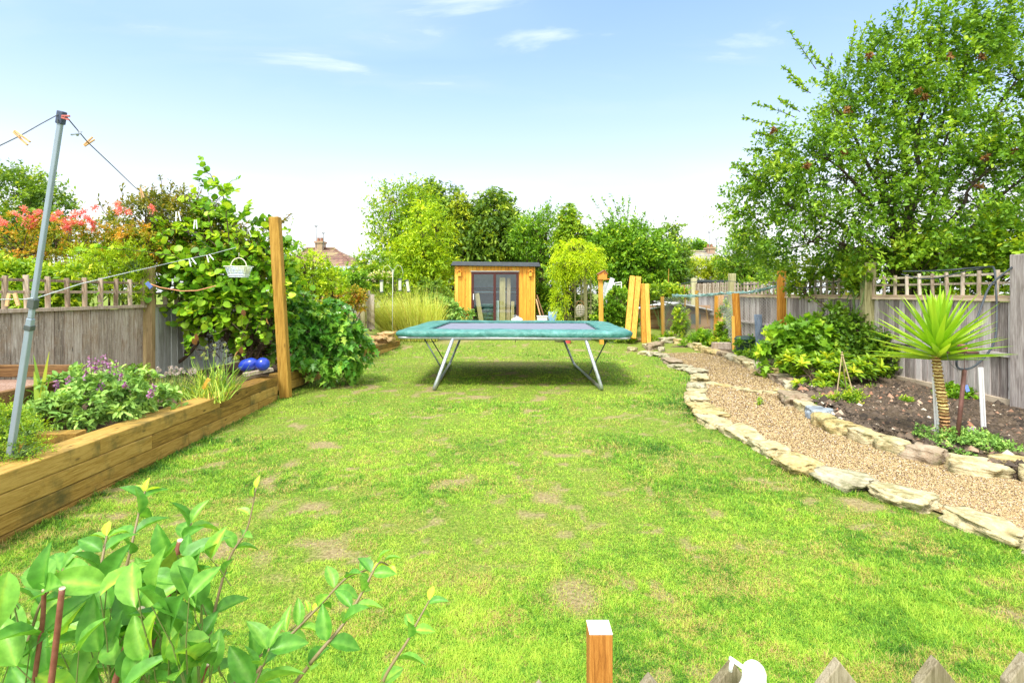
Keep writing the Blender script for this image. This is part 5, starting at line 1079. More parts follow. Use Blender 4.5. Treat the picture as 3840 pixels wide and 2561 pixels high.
# bird feeder pole and feeders
FPX = V(1472, 1270, 15.9); r = empty('feeder_pole', (FPX[0], FPX[1], .25), 'thin white pole with curled hooks carrying the bird feeders', 'bird feeder pole')
mb = MB(); mb.tube([V(1471, 1280, 15.9), V(1473, 1010, 15.9)], .009, 6)
for s_ in (-1, 1): mb.tube([V(1473+s_*x, 1000+y, 15.9) for x, y in ((0, 40), (6, 8), (18, -6), (32, 0), (38, 18), (38, 36))], .005, 5)
mb.build('pole', plain('pale_grey_pole', (.50,.54,.48), .5), r, smooth=True)
M_feed = plain('clear_feeder_tube', (.62,.66,.52), .4)
for i, (x, y, t, lb) in enumerate([(1431,1070,.0,'leftmost of the three hanging bird feeders'), (1500,1064,.0,'middle of the three hanging bird feeders'), (1532,1068,.25,'rightmost tilted bird feeder of the three')]):
    a = V(x, y+24, 16.1); b = V(x-12*t*2, y-14, 16.1); r = empty('bird_feeder', a, lb, 'bird feeder', 'bird feeders over the tall grass')
    mb = MB(); mb.tube([a, b], .045, 10); mb.build('tube', M_feed, r); mb = MB(); mb.tube([b, V(x-12*t*2-1, y-19, 16.1)], .06, 10); mb.build('cap', M_darkmetal, r); mb = MB(); mb.tube([a, V(x+1, y+28, 16.1)], .055, 10); mb.build('tray', M_darkmetal, r)
# ochre rocks
for i, (a, b, s_, lb) in enumerate([(1408,1262,.22,'left ochre boulder at the foot of the tall straw grass'), (1447,1252,.26,'right ochre boulder at the foot of the tall straw grass')]):
    p = V(a, b+8, 15.6); rock((p[0], p[1], p[2]-.02), s_, s_*.8, s_*.72, i, rockmat('ochre_rock_'+'ab'[i], [(.22,.12,.04), (.45,.28,.11), (.60,.44,.24)], .15), 91+i*5, lb, rough=.4, name='boulder', cat='boulder')
plant('shrub', 'silvery green leaved plants at the left foot of the shed', 'shrub', base(1690, 18.5, .35), [(1680,1165,18.5,45,35),(1720,1185,18.3,50,20),(1640,1150,18.6,40,40)], LM['sage'], M_bark, n=130, tw=3, lf=5, tl=.16, L=.14, W=.06, shape='oval', r0=.02, fname='foliage', sname='stem', droop=.3)
plant('shrub', 'dark evergreen shrub between tall grass and shed', 'shrub', base(1660, 19.4, .4), [(1650,1150,19.4,60,60),(1620,1100,19.6,60,50)], LM['dark'], M_bark, n=160, tw=4, lf=6, tl=.18, L=.09, W=.05, r0=.02, fname='foliage', sname='stem')
# golden arbour shrub
plant('golden_climber', 'bright golden feathery climber draped over the arbour', 'climber', base(2120, 18.3), [(2160,935,18.0,85,38,.5),(2112,985,17.8,42,48,.45),(2170,985,17.7,75,38,.5),(2228,975,17.8,30,52,.4),(2100,1025,17.8,26,38,.3),(2100,1120,17.9,20,75,.25),(2150,1020,17.75,40,25,.3)], LM['limegold'], M_bark, n=430, tw=4, lf=9, tl=.26, L=.075, W=.022, droop=.75, r0=.05, fname='foliage', sname='stem', trunkh=1.2)
plant('climber', 'dark ivy filling the arbour behind the ladder trellis', 'climber', base(2170, 19.0), [(2150,1080,19,70,110,.3),(2180,1180,19,70,70,.3),(2230,1150,19.2,40,90,.3)], LM['dark'], M_bark, n=240, tw=4, lf=7, tl=.16, L=.08, W=.05, r0=.03, fname='foliage', sname='stem')
plant('low_plants', 'low green leafy plants along the foot of the ivy hedge', 'plants', base(2290, 16.6), [(2280,1250,16.9,70,22),(2340,1260,16.7,50,22),(2240,1245,17,30,20)], LM['fresh'], M_stemgreen, n=90, tw=4, lf=6, tl=.1, L=.08, W=.05, r0=.01, fname='foliage', sname='stem')

# ---------------------------------------------------------------- vegetable corner
plant('vine', 'vine trailing over the far netting frame behind the timber posts', 'climber', base(2480, 18.6), [(2490,1092,18.4,70,20,.3),(2540,1105,18.3,45,18,.3)], LM['fresh'], M_stemgreen, n=120, tw=4, lf=6, tl=.16, L=.09, W=.06, r0=.015, fname='foliage', sname='stem')
plant('bean_plant', 'leafy bean plant climbing in front of the coop', 'plant', base(2560, 16.9), [(2552,1205,16.9,26,50,.2),(2590,1272,16.7,50,20,.3),(2510,1272,16.9,30,20,.25)], LM['fresh'], M_stemgreen, n=95, tw=4, lf=7, tl=.13, L=.075, W=.05, r0=.012, fname='foliage', sname='stem')
plant('bean_plant', 'bushy green plant under the net between the stakes', 'plant', base(2650, 16.2), [(2650,1275,16.2,50,30,.3),(2610,1290,16.2,60,20,.3)], LM['mid'], M_stemgreen, n=140, tw=4, lf=7, tl=.13, L=.075, W=.045, r0=.012, fname='foliage', sname='stem')
plant('bean_plant', 'tall leafy plant climbing the orange brace post', 'plant', base(2720, 16.0), [(2718,1170,16.0,16,40,.15),(2725,1250,15.8,36,50,.25),(2715,1290,15.6,45,25,.25)], LM['fresh'], M_stemgreen, n=150, tw=4, lf=6, tl=.12, L=.08, W=.05, r0=.012, fname='foliage', sname='stem')
plant('low_plants', 'low dark leafy plants around the garden bin', 'plants', base(2800, 13.6, .03), [(2800,1310,13.8,40,40,.3),(2840,1345,13.2,60,22,.3),(2780,1340,14,30,20,.2)], LM['mid'], M_stemgreen, n=130, tw=4, lf=6, tl=.12, L=.07, W=.05, r0=.01, fname='foliage', sname='stem')
plant('low_plants', 'green weeds between the timber posts and the coop', 'plants', base(2460, 17.2), [(2460,1278,17.2,35,16,.3),(2500,1285,17,40,16,.3)], LM['fresh'], M_stemgreen, n=80, tw=4, lf=6, tl=.1, L=.07, W=.045, r0=.01, fname='foliage', sname='stem')
# ---------------------------------------------------------------- right soil bed plants
plant('lobed_leaf_shrub', 'pale green shrub with large pointed lobed leaves at the left end of the soil bed', 'shrub', base(3000, 10.9, .05), [(2990,1260,10.9,90,60,.5),(2950,1320,10.8,80,50,.45),(3060,1260,10.9,70,60,.4),(3040,1330,10.7,90,50,.4),(2900,1340,10.9,50,50,.3)], LM['mid'], M_stemgreen, n=130, tw=3, lf=4, tl=.17, L=.19, W=.16, shape='lobed', droop=.4, shell=.85, r0=.02, fname='foliage', sname='stem', smooth=True)
plant('shrub', 'dark green climbing rose shrub against the right fence', 'shrub', base(3160, 10.9, .05), [(3120,1190,11,50,50,.25),(3170,1250,10.8,90,70,.35),(3250,1300,10.4,100,70,.35),(3310,1330,10.1,60,60,.3),(3200,1350,10.4,100,50,.3)], LM['roseleaf'], M_bark, n=420, tw=4, lf=6, tl=.14, L=.075, W=.05, shape='oval', r0=.025, fname='foliage', sname='stem',
      extra=shoots([(3100,1150,3030,1100,11),(3080,1150,3000,1085,11),(3150,1120,3150,1060,11)], (.06,.04), 12))
plant('rhododendron', 'light green rhododendron with leaf rosettes in front of the dark shrub', 'shrub', base(3100, 9.7, .05), [(3000,1360,9.9,60,35,.3),(3080,1380,9.8,90,45,.35),(3170,1370,9.7,80,40,.3),(3060,1430,9.4,60,35,.3),(3120,1440,9.3,50,40,.3),(3250,1370,9.7,60,35,.3)], LM['fresh'], M_bark, n=130, tw=1, lf=1, tl=.01, L=.01, W=.01, r0=.02, fname='inner_leaf', sname='stem')
rd = bpy.data.objects[[o.name for o in bpy.data.objects if o.name.startswith('rhododendron')][-1]]
Lv = Leaves(); pts, od = blob_points([(3000,1360,9.8,70,35,.3),(3080,1385,9.7,100,50,.35),(3170,1375,9.6,90,42,.3),(3060,1440,9.3,60,35,.3),(3120,1450,9.2,50,40,.3),(3250,1375,9.6,70,38,.3)], 130, .95)
for p, o_ in zip(pts, od):
    ax = unit(o_*.6+np.array([0, -.2, .9])); m_ = 11; a_ = np.arange(m_)*2.4; b1 = unit(np.cross(ax, [0.1, 1, 0])); b2 = np.cross(ax, b1)
    lift = np.where(np.arange(m_) < 4, 1.0, .25)[:, None]; d = b1*np.cos(a_)[:, None]+b2*np.sin(a_)[:, None]+ax*lift
    Lv.add(np.tile(p, (m_, 1)), d, np.tile(ax, (m_, 1)), rng.uniform(.12, .18, m_), .048, np.clip(rng.random()*.5+np.where(np.arange(m_) < 4, .45, .1), 0, 1))
Lv.build('foliage', LM['fresh'], rd, 'oval', True)
def tuft(name, label, cat, blobs, mat, z=.05, n=60, L=.04, W=.02, tl=.08, **k):
    b = blobs[0]; return plant(name, label, cat, base(b[0], b[2], z), blobs, LM[mat], M_stemgreen, n=n, tw=4, lf=7, tl=tl, L=L, W=W, r0=.008, fname='foliage', sname='stem', **k)
tuft('small_plant', 'small round green plant at the foot of the cane tripod', 'plant', [(3180,1505,7.8,50,24,.15),(3200,1495,7.8,30,20,.1)], 'fresh')
tuft('small_plant', 'dark leafy plant by the right fence behind the yucca', 'plant', [(3590,1490,8.3,50,28,.2),(3560,1480,8.3,30,22,.15),(3630,1510,8.2,25,18,.1)], 'mid', n=80, L=.07, W=.04)
tuft('ground_cover_plant', 'spreading grey green sedum around the foot of the yucca', 'plant', [(3560,1640,5.75,50,26,.2),(3660,1655,5.6,75,26,.22),(3740,1675,5.5,55,18,.2),(3600,1670,5.5,75,20,.2),(3470,1620,5.9,25,14,.1)], 'sage', n=240, L=.032, W=.016, tl=.06)
tuft('small_plant', 'tiny seedling in the middle of the soil bed', 'plant', [(3415,1508,7.75,20,8,.1)], 'fresh', n=16, L=.03)
tuft('small_plant', 'low weeds at the foot of the rhododendron', 'plant', [(3080,1500,8.0,30,8,.1),(3260,1455,9.2,20,6,.1)], 'fresh', n=24, L=.03)
tuft('small_plant', 'little weed between the stones beside the dark grey boulder', 'plant', [(2850,1515,8.1,10,7,.05)], 'fresh', n=8, L=.03)
# yucca
YB = np.array(G(3545, 1668, .07)); YB[2] = .07; yt = np.array(V(3515, 1330, YB[1]+.02))
YU = empty('yucca', tuple(YB), 'spiky bright green yucca with ringed golden trunk in the soil bed', 'yucca')
M_ytrunk, n = mat_new('yucca_trunk'); co = n('ShaderNodeTexCoord').outputs['Object']
wv = n('ShaderNodeTexWave', {'Vector': co, 'Scale': 9.0, 'Distortion': 3.0, 'Detail': 3.0, 'Detail Scale': 3.0}, bands_direction='Z'); zc = n('ShaderNodeSeparateXYZ', {0: co}).outputs[2]
c = n.mix(n.ramp(zc, [(.28, 0.0), (.42, 1.0)]), n.ramp(wv.outputs[1], [(.2, (.09,.035,.015)), (.6, (.30,.13,.05)), (.9, (.48,.28,.12))]), n.ramp(wv.outputs[1], [(.15, (.22,.11,.03)), (.45, (.55,.38,.11)), (.9, (.74,.60,.25))]))
finish(n, c, .8, wv.outputs[1], 1.0, .02)
mb = MB(); m_ = 44; P = [YB*(1-t)+yt*t+np.array([.015*math.sin(t*5), 0, 0]) for t in np.linspace(0, 1, m_)]; mb.tube(P, [(.046-.008*abs(t-.1))+(.009 if i_ % 2 else -.003)+rng.uniform(-.003, .003) for i_, t in enumerate(np.linspace(0, 1, m_))], 14); mb.build('trunk', M_ytrunk, YU, smooth=False)
N = 92; ga = np.arange(N)*2.39996; el = np.linspace(R(2), R(87), N); el = np.maximum(el+rng.normal(0, .06, N), R(1))
d = np.stack([np.cos(ga)*np.cos(el), np.sin(ga)*np.cos(el), np.sin(el)], 1); bs = yt+d*.03+np.stack([np.zeros(N), np.zeros(N), np.linspace(-.06, .14, N)], 1)
LL = rng.uniform(.56, .75, N)*np.where(el > 1.1, .85, 1.0)
# stiff V-section blades
vs = []; fs = []; tn = []
for i_ in range(N):
    dd = d[i_]; sd_ = unit(np.cross(dd, [0, 0, 1.0]) if abs(dd[2]) < .98 else np.array([1.0, 0, 0])); nn_ = np.cross(sd_, dd); o0 = len(vs); sg = 7
    for j in range(sg+1):
        t = j/sg; c0 = bs[i_]+dd*LL[i_]*t+np.array([0, 0, -(.015+.05*((i_*13) % 10)/10*max(0, 1-el[i_]))*LL[i_]*t*t])+sd_*(((i_*17) % 11)/11-.5)*.12*LL[i_]*t*t; w0 = .066*min(1, .45+t*2.2)*(1-max(0, t-.3)/.7)**.8*.5+.001
        vs += [c0-sd_*w0+nn_*w0*.55, c0-nn_*w0*.12, c0+sd_*w0+nn_*w0*.55]; tn += [rng.uniform(0, .05)+.25+.5*((i_*7) % 10)/10+.15*t]*3
    for j in range(sg):
        for q in range(2): a_ = o0+j*3+q; fs.append((a_, a_+1, a_+4, a_+3))
mb = MB(); mb.v = vs; mb.f = fs; mb.t = tn; mb.build('leaf_crown', LM['yucca'], YU, smooth=True)
# poles and ornaments round the yucca
mb = MB(); a, b = V(3515, 1676, 5.96), V(3501, 1415, 5.98); mb.bar(a, b, .022, .022, (0,1,0)); a2, b2 = V(3522, 1676, 5.93), V(3511, 1415, 5.95); mb.bar(a2, b2, .012, .018, (0,1,0)); thing1('white_stake', mb, M_white, 'thin white plastic stake left of the yucca trunk', 'stake')
mb = MB(); a, b = V(3690, 1628, 6.3), V(3677, 1378, 6.3); mb.bar(a, b, .052, .02, (0,1,0)); mb.bar(V(3696, 1628, 6.27), V(3684, 1378, 6.27), .008, .02, (0,1,0)); thing1('white_stake', mb, M_white, 'broad white plastic stake near the right fence', 'stake', bevel=.003)
M_rust = plain('rusty_brown_metal', (.16,.075,.06), .6, .3, var=.3, scale=20)
TB = empty('garden_tool', V(3588, 1668, 5.62), 'rusty brown upright pole with a crossbar top and wire loop', 'garden tool')
mb = MB(); mb.tube([V(3588, 1668, 5.62), V(3617, 1387, 5.62)], .021, 10); mb.build('pole', M_rust, TB, smooth=True)
mb = MB(); mb.tube([V(3553, 1322, 5.62), V(3668, 1322, 5.62)], .012, 8); mb.tube([V(3617, 1392, 5.62), V(3617, 1324, 5.62)], .003, 5); mb.build('crossbar', M_rust, TB, smooth=True)
mb = MB(); cc = V(3612, 1322, 5.62); mb.tube([(cc[0]+.17*math.cos(t), cc[1], cc[2]+.19*math.sin(t)) for t in np.linspace(math.pi, 2*math.pi, 20)], .003, 5, False); mb.build('wire_loop', M_darkmetal, TB)
M_glassball = plain('red_glass', (.28,.10,.12), .12, spec=.8, var=.6, scale=10)
me = rock_mesh(.042, .042, .046, 3, 3, .03, 2); me.materials.append(M_glassball); o = bpy.data.objects.new('glass_ball', me); COL.objects.link(o); o.location = V(3609, 1305, 5.62); tag(o, 'dark red glass ball ornament sitting on the crossbar', 'ornament')
M_lilac = plain('lilac_foil', (.55,.28,.62), .35, var=.35, scale=40)
mb = MB(); mb.bar(V(3652, 1655, 5.8), V(3637, 1603, 5.8), .075, .012, (0,1,0)); thing1('plant_tag', mb, M_lilac, 'lilac patterned plant tag tilted in the sedum', 'plant tag', bevel=.004)
mb = MB(); mb.bar(V(3630, 1468, 7.4), V(3622, 1445, 7.4), .05, .01, (0,1,0)); thing1('plant_tag', mb, plain('blue_tag', (.20,.32,.75), .4, var=.3, scale=30), 'small blue tag by the fence behind the rusty pole', 'plant tag')
mb = MB(); tp = V(3158, 1326, 8.4)
for x, y, Y in ((3133, 1513, 8.4), (3174, 1472, 8.7), (3204, 1492, 8.3)): mb.tube([V(x, y, Y), (np.array(tp)+(np.array(tp)-np.array(V(x, y, Y)))*.04)], .009, 6)
mb.tube([(tp[0]+.02*math.cos(t), tp[1]+.02*math.sin(t), tp[2]-.02) for t in np.linspace(0, 6.3, 10)], .006, 4); thing1('cane_tripod', mb, plain('bamboo', (.42,.34,.18), .6), 'three bamboo canes tied into a tripod in the soil bed', 'cane tripod')
# hoses along the right fence
M_hose = plain('dark_hose', (.035,.045,.055), .45)
def hose(pts_, r, label, smooth=10):
    P = np.array(pts_); m_ = len(P); tt = np.linspace(0, m_-1, m_*smooth)
    def cr(t):
        i_ = int(min(t, m_-1.0001)); f = t-i_; p0, p1, p2, p3 = P[max(i_-1, 0)], P[i_], P[min(i_+1, m_-1)], P[min(i_+2, m_-1)]
        return .5*((2*p1)+(-p0+p2)*f+(2*p0-5*p1+4*p2-p3)*f*f+(-p0+3*p1-3*p2+p3)*f**3)
    mb = MB(); mb.tube([cr(t) for t in tt], r, 7); return thing1('hose', mb, M_hose, label, 'hose', smooth=True)
hose([V(3386,1018,9.2), V(3480,1017,8.8), V(3560,1013,8.5), V(3640,1006,8.3), V(3710,1001,8.0), V(3728,1010,7.6), V(3735,1080,7.4), V(3738,1180,7.3), V(3732,1270,7.1), V(3700,1330,6.9), V(3650,1375,6.7), V(3610,1384,6.6), V(3588,1372,6.6), V(3594,1335,6.6), V(3640,1255,6.8), V(3680,1150,7.0), V(3705,1085,7.2), V(3735,1050,7.4), V(3795,1003,7.5)], .013, 'long black hose looped over the right trellis and hanging down')
hose([V(3380,1028,9.2), V(3450,1045,8.9), V(3520,1042,8.6), V(3600,1022,8.4), V(3700,1004,8.1)], .009, 'thinner black cable sagging in front of the trellis top')
hose([V(2935,1035,13.7), V(2980,1075,12.6), V(3050,1078,12), V(3120,1062,11.5), V(3185,1047,11)], .010, 'dark cable sagging across the middle trellis bay')
hose([V(2540,1068,18), V(2600,1058,19), V(2740,1055,16.8), V(2800,1068,16), V(2920,1058,14)], .010, 'dark cable running along the far trellis')
plant('climber', 'fresh green climber leaves hanging over the trellis left of the thick post', 'climber', base(3200, 10.9, .05), [(3195,1065,10.9,26,45,.1),(3230,1030,10.6,20,14,.1)], LM['fresh'], M_stemgreen, n=50, tw=3, lf=6, tl=.1, L=.08, W=.055, shape='oval', r0=.01, fname='foliage', sname='stem')
mb = MB(); mb.add([V(3000,1035,15), V(3080,1035,15), V(3080,1060,15), V(3000,1060,15)], [(0,1,2,3)])

# ---------------------------------------------------------------- big orchard tree on the right
YT = 11.0
bl = [(3400,520,11,260,190,1.5),(3150,700,11,260,180,1.4),(3000,620,11,170,120,1.0),(2900,800,11.3,150,130,1.0),(3300,860,11,300,130,1.3),(3620,700,10.6,280,260,1.5),(3700,350,10.6,230,260,1.4),(3500,230,11,190,150,1.1),(3300,330,11,170,130,1.0),(3860,100,10.6,160,170,1),(3050,930,12.2,240,65,.8),(3500,980,10.2,300,60,.8),(3760,900,9.6,200,100,.8),(3600,90,10.8,150,110,.9),(3220,470,11,160,120,.9),(3950,600,10.4,200,400,1.2),(3180,330,11,80,80,.6),(3300,220,11,80,80,.6),(3400,120,11,80,80,.6),(2900,620,11,100,90,.7),(2830,770,11.2,90,90,.7),(2830,930,12,90,60,.7),(3250,990,12.4,230,35,.5)]
root = empty('orchard_tree', (8.3, 11.4, 0), 'huge spreading green tree filling the upper right corner behind the fence', 'tree')
pts, od = blob_points(bl, 1750, .35); k = (pts[:, 2] > 1.95) & (pts[:, 0] > 3.6); pts, od = pts[k], od[k]
Lv = Leaves(); sm = MB(); tcol = np.clip(rng.normal(.42, .28, len(pts)), 0, 1)
sprays(Lv, pts, od, 4, 10, .40, .086, .047, tcol, .9, .1, .35)
ext = [(3060,260,2960,120),(3100,260,3030,170),(3020,330,2935,250),(3180,260,3210,90),(3160,290,3265,70),(3230,280,3230,140),(3380,160,3370,40),(3420,120,3440,0),(3000,420,2920,370),(2980,440,2830,390),(2930,470,2790,440),(2900,520,2830,500),(2870,560,2790,560),(2850,620,2745,615),(2850,680,2790,660),(2830,700,2790,700),(2850,760,2760,800),(2850,800,2730,820),(2860,870,2740,890),(2860,840,2800,760),(2820,660,2740,630),(3550,60,3550,-60),(3650,80,3690,-50),(3280,280,3340,180),(3120,200,3100,300),(3040,350,2960,290),(2960,560,2850,600),(3450,140,3480,40)]
shoots([(a, b, c_, d_, 10.9) for a, b, c_, d_ in ext], (.088, .046), 60)(Lv, sm)
Lv.build('crown', LM['tree'], root, 'oval')
bt = np.array([8.3, 11.4, 0.0])
for i_, (x, y, Y) in enumerate([(3050,560,11.0),(2930,760,11.2),(3130,380,11),(3330,220,11),(3500,80,11),(3690,60,10.8),(3820,300,10.6),(3900,620,10.4),(3300,640,10.6),(3560,480,10.6),(3000,900,11.2),(3700,640,10.2)]):
    e = np.array(V(x, y, Y)); st = np.array(V(3385+rng.uniform(-40, 140), 1010, 11.2)); m_ = st*.5+e*.5+np.array([0, 0, .35]); ts = np.linspace(0, 1, 12)[:, None]
    P = (1-ts)**2*st+2*ts*(1-ts)*m_+ts**2*e; P[1:] += rng.normal(0, .035, (11, 3)); P = np.concatenate([[bt+rng.normal(0, .08, 3)*[1, 1, 0]], P]); sm.tube(P, list(np.linspace(.075, .012, 13)), 7, False)
    A = P[4:]
    for _ in range(26):
        s0 = A[rng.integers(len(A))]; dd = np.linalg.norm(pts-s0, axis=1); near = np.argsort(dd)[:60]; t = pts[near[rng.integers(len(near))]]; q = (s0+t)/2+rng.normal(0, .07, 3)
        sm.tube([s0, q, t], [.012, .008, .003], 4, False)
sm.build('branches', wood('orchard_bark', [(.03,.022,.018), (.075,.055,.042), (.14,.11,.09)], 'Z', 1, 1, 0), root, smooth=True)
for a, b, Y in [(3560,215,10.0),(3440,345,9.9),(3470,362,9.9),(3165,570,9.9),(3175,415,10.1),(3025,622,10.1),(3800,570,9.4),(3695,590,9.4),(3260,210,10.2),(3680,215,9.8),(2900,490,10.4),(3670,700,9.6)]:
    Lx = Leaves(); q = np.array(V(a, b, Y))+rng.normal(0, .02, (38, 3)); Lx.add(q, rng.normal(0, 1, q.shape), rng.normal(0, 1, q.shape), .075, .04, rng.random(38)); Lx.build('dead_leaf_cluster', LM['dead'], root)
plant('shrub', 'dense green hedge foliage low behind the right trellis', 'hedge', base(3500, 10.6), [(3330,985,11.4,200,45,.3),(3550,955,10.4,200,60,.3),(3760,925,9.5,120,90,.3),(3100,1005,12.6,150,35,.3),(3100,1070,12.8,150,40,.2),(2880,1070,16.5,90,35,.2),(2950,1030,14.5,120,30,.3),(3420,1060,11.4,200,50,.2),(3650,1050,10.0,150,60,.2),(3860,960,9.0,80,60,.2)], LM['fresh'], M_bark, n=620, tw=4, lf=7, tl=.17, L=.085, W=.055, shape='oval', r0=.04, fname='foliage', sname='stem')

# ---------------------------------------------------------------- left bed plants
def ground_at(px_, Y): return (V(px_, 0, Y)[0], Y, float(wtop(Y))-.05)
root = empty('sage_plant', ground_at(400, 5.6), 'spreading soft leaved sage plant with purple flower spikes in the left bed', 'plant')
Lv = Leaves(); sm = MB(); pts, od = blob_points([(260,1540,5.1,110,60,.28),(400,1500,5.5,140,80,.35),(530,1520,5.9,120,60,.35),(620,1540,6.1,70,50,.25),(330,1430,5.7,120,50,.3),(480,1440,6.1,100,45,.3),(200,1470,5.4,60,50,.2)], 330, .85); k = pts[:, 2] > .40; pts, od = pts[k], od[k]
sprays(Lv, pts, od, 2, 7, .085, .080, .034, np.clip(rng.normal(.45, .28, len(pts)), 0, 1), .8, .25, .45, sm, .0025)
Lv.build('foliage', LM['sage'], root, 'oval', True)
Lf = Leaves()
for a, b, c_, d_ in [(345,1430,340,1340),(385,1420,388,1335),(375,1400,350,1375),(430,1430,440,1350),(415,1420,410,1365),(320,1450,325,1370),(450,1440,455,1400),(210,1480,215,1430),(265,1470,255,1412),(310,1510,312,1470),(375,1490,378,1435),(570,1500,575,1445),(560,1500,565,1470),(285,1530,285,1490),(330,1530,335,1500),(470,1460,470,1440),(350,1400,362,1350)]:
    A_, B_ = np.array(V(a, b, 5.35)), np.array(V(c_, d_, 5.3)); sm.tube([A_, B_], .003, 4, False); t = rng.uniform(.35, 1, 26)[:, None]; p = A_+(B_-A_)*t+rng.normal(0, .008, (26, 3)); Lf = Leaves(); Lf.add(p, rng.normal(0, 1, (26, 3))+[0, 0, .2], rng.normal(0, 1, (26, 3)), .03, .018, rng.random(26)); Lf.build('flower_spike', LM['purple'], root)
sm.build('stem', M_stemgreen, root)
# chives with seed heads
def clump(name, label, px0, px1, Y, n_, L0, L1, wd, mat, spread, heads=0, hc='whitefl', z=None, lean=0, hmat=None):
    g = ground_at((px0+px1)/2, Y); root = empty(name, g, label, 'plant')
    bs = np.array([(V(rng.uniform(px0, px1), 0, Y)[0], Y+rng.normal(0, .08), g[2]) for _ in range(n_)]); cx_ = bs[:, 0].mean(); d = np.stack([(bs[:, 0]-cx_)*1.6+rng.normal(0, spread, n_)+lean, rng.normal(0, spread*.8, n_), np.ones(n_)], 1)
    ribbons(bs, d, rng.uniform(L0, L1, n_), wd, rng.uniform(0, .35, n_), 5, None, 'blades', LM[mat], root)
    for _ in range(heads):
        a = bs[rng.integers(n_)]; dd = unit(np.array([rng.normal(0, spread)+lean, rng.normal(0, spread*.6), 1.0])); e = a+dd*rng.uniform(L1*.85, L1*1.12)
        mb = MB(); mb.tube([a, e], .0035, 4, False); st = mb.build('flower_stem', M_stemgreen, root)
        Lv = Leaves(); p = np.repeat(e[None], 26, 0); dq = unit(rng.normal(0, 1, p.shape)); Lv.add(p+dq*.006, dq, rng.normal(0, 1, p.shape), hc, hc*.5, rng.random(26)*.6+.2); Lv.build('seed_head', hmat, st)
    return root
M_head = leafmat('seed_head_bloom', [(0, (.30,.27,.26)), (.6, (.50,.46,.46)), (1, (.62,.58,.60))], .7, .2, .1, gain=(1,1,1.25))
M_headg = leafmat('green_bud', [(0, (.25,.34,.10)), (1, (.50,.56,.24))], .6, .2, .2, gain=(1,1,1))
clump('chive_clump', 'thin bladed chive clump with many faded flower heads in the left bed', 590, 720, 7.0, 420, .18, .36, .006, 'chive', .35, 34, .020, hmat=M_head)
clump('onion_clump', 'large bluish green onion clump beside the blue balls', 745, 870, 7.2, 170, .30, .62, .017, 'chive', .42, 10, .022, hmat=M_headg)
clump('onion_clump', 'lower pale onion leaves bending toward the timber edge', 700, 850, 6.7, 120, .2, .38, .012, 'chive', .6, 4, .02, hmat=M_headg)
root = empty('iris_leaves', ground_at(150, 5.3), 'few broad sword shaped leaves at the left end of the bed', 'plant')
bs = np.array([V(155, 1500, 5.2), V(150, 1480, 5.3), V(140, 1500, 5.2), V(160, 1500, 5.3)]); d = np.array([(.12, 0, 1), (-.12, 0, 1), (-.02, -.05, .8), (.3, 0, 1)])
ribbons(bs, d, np.array([.50, .42, .3, .3]), .05, .05, 5, np.array([.9, .5, .6, .4]), 'blades', LM['chive'], root)
tuft('heather_bush', 'fine leaved light green bush at the foot of the clothes prop', 'shrub', [(40,1640,4.15,90,60,.25),(-60,1600,4.2,120,70,.25),(90,1680,4.05,60,35,.15),(0,1570,4.4,60,50,.2)], 'fresh', z=.3, n=330, L=.022, W=.009, tl=.09)
tuft('weeds', 'small weeds at the base of the left fence behind the sage', 'plant', [(520,1400,7.6,40,20,.1),(505,1380,8,20,20,.1)], 'fresh', z=.35, n=26, L=.04)
# plank piece / wooden peg marker
mb = MB(); mb.bar(V(762, 1458, 6.75), V(784, 1420, 6.75), .045, .02, (0,1,0)); thing1('wooden_marker', mb, M_softpost, 'short orange wooden marker stuck in front of the onion clump', 'marker', bevel=.003)
# blue balls
M_ball = plain('blue_ball', (.012,.045,.42), .3, spec=.6, var=.35, scale=9)
b_ = V(985, 1366, 8.35); mb = MB(); bm_r = .105
mb.lathe((b_[0], b_[1], b_[2]), [(bm_r*math.cos(a), bm_r*math.sin(a)) for a in np.linspace(-1.5, 1.5, 13)], 22); thing1('ball', mb, M_ball, 'round blue ball right of the blue sausage shaped float', 'ball', smooth=True)
a, b = np.array(V(905, 1375, 8.5)), np.array(V(962, 1360, 8.5)); mb = MB(); mb.tube([a+(b-a)*t for t in np.linspace(-.15, 1.1, 9)], [.03, .07, .095, .10, .10, .10, .095, .07, .03], 16); thing1('float', mb, M_ball, 'long blue sausage shaped float left of the blue ball', 'float', smooth=True)
mb = MB(); mb.bar(V(915, 1405, 8.3), V(1020, 1385, 8.6), .12, .05); thing1('plank', mb, M_oldboard, 'dark plank under the blue ball', 'plank')
# ================================================================= washing line
PB = np.array(V(38, 1708, 3.98)); PT = np.array(V(233, 418, 3.72))
CP = empty('clothes_prop', tuple(PB), 'leaning grey metal clothes prop standing behind the sleeper wall', 'clothes prop')
M_prop = plain('grey_painted_metal', (.28,.35,.42), .4, .25, var=.08, scale=5)
pp = lambda t: PB*(1-t)+PT*t
mb = MB(); mb.bar(pp(0), pp(.415), .042, .036, (0,1,0)); mb.build('lower_tube', M_prop, CP, bevel=.006)
mb = MB(); mb.bar(pp(.415), pp(.992), .033, .028, (0,1,0)); mb.build('upper_tube', M_prop, CP, bevel=.006)
mb = MB(); mb.bar(pp(.38), pp(.395), .052, .046, (0,1,0)); mb.build('clamp', M_darkmetal, CP, bevel=.004)
mb = MB(); mb.bar(pp(.444), pp(.472), .052, .046, (0,1,0)); mb.build('clamp', M_darkmetal, CP, bevel=.004)
mb = MB(); mb.bar(pp(.965), pp(1.0), .046, .042, (0,1,0)); mb.build('end_cap', plain('navy_cap', (.05,.07,.12), .5), CP, bevel=.006)
mb = MB(); mb.tube([V(214,450,3.72), V(217,400+50,3.70), V(217,463,3.7)], .004, 5); mb.build('cord', M_darkmetal, CP)
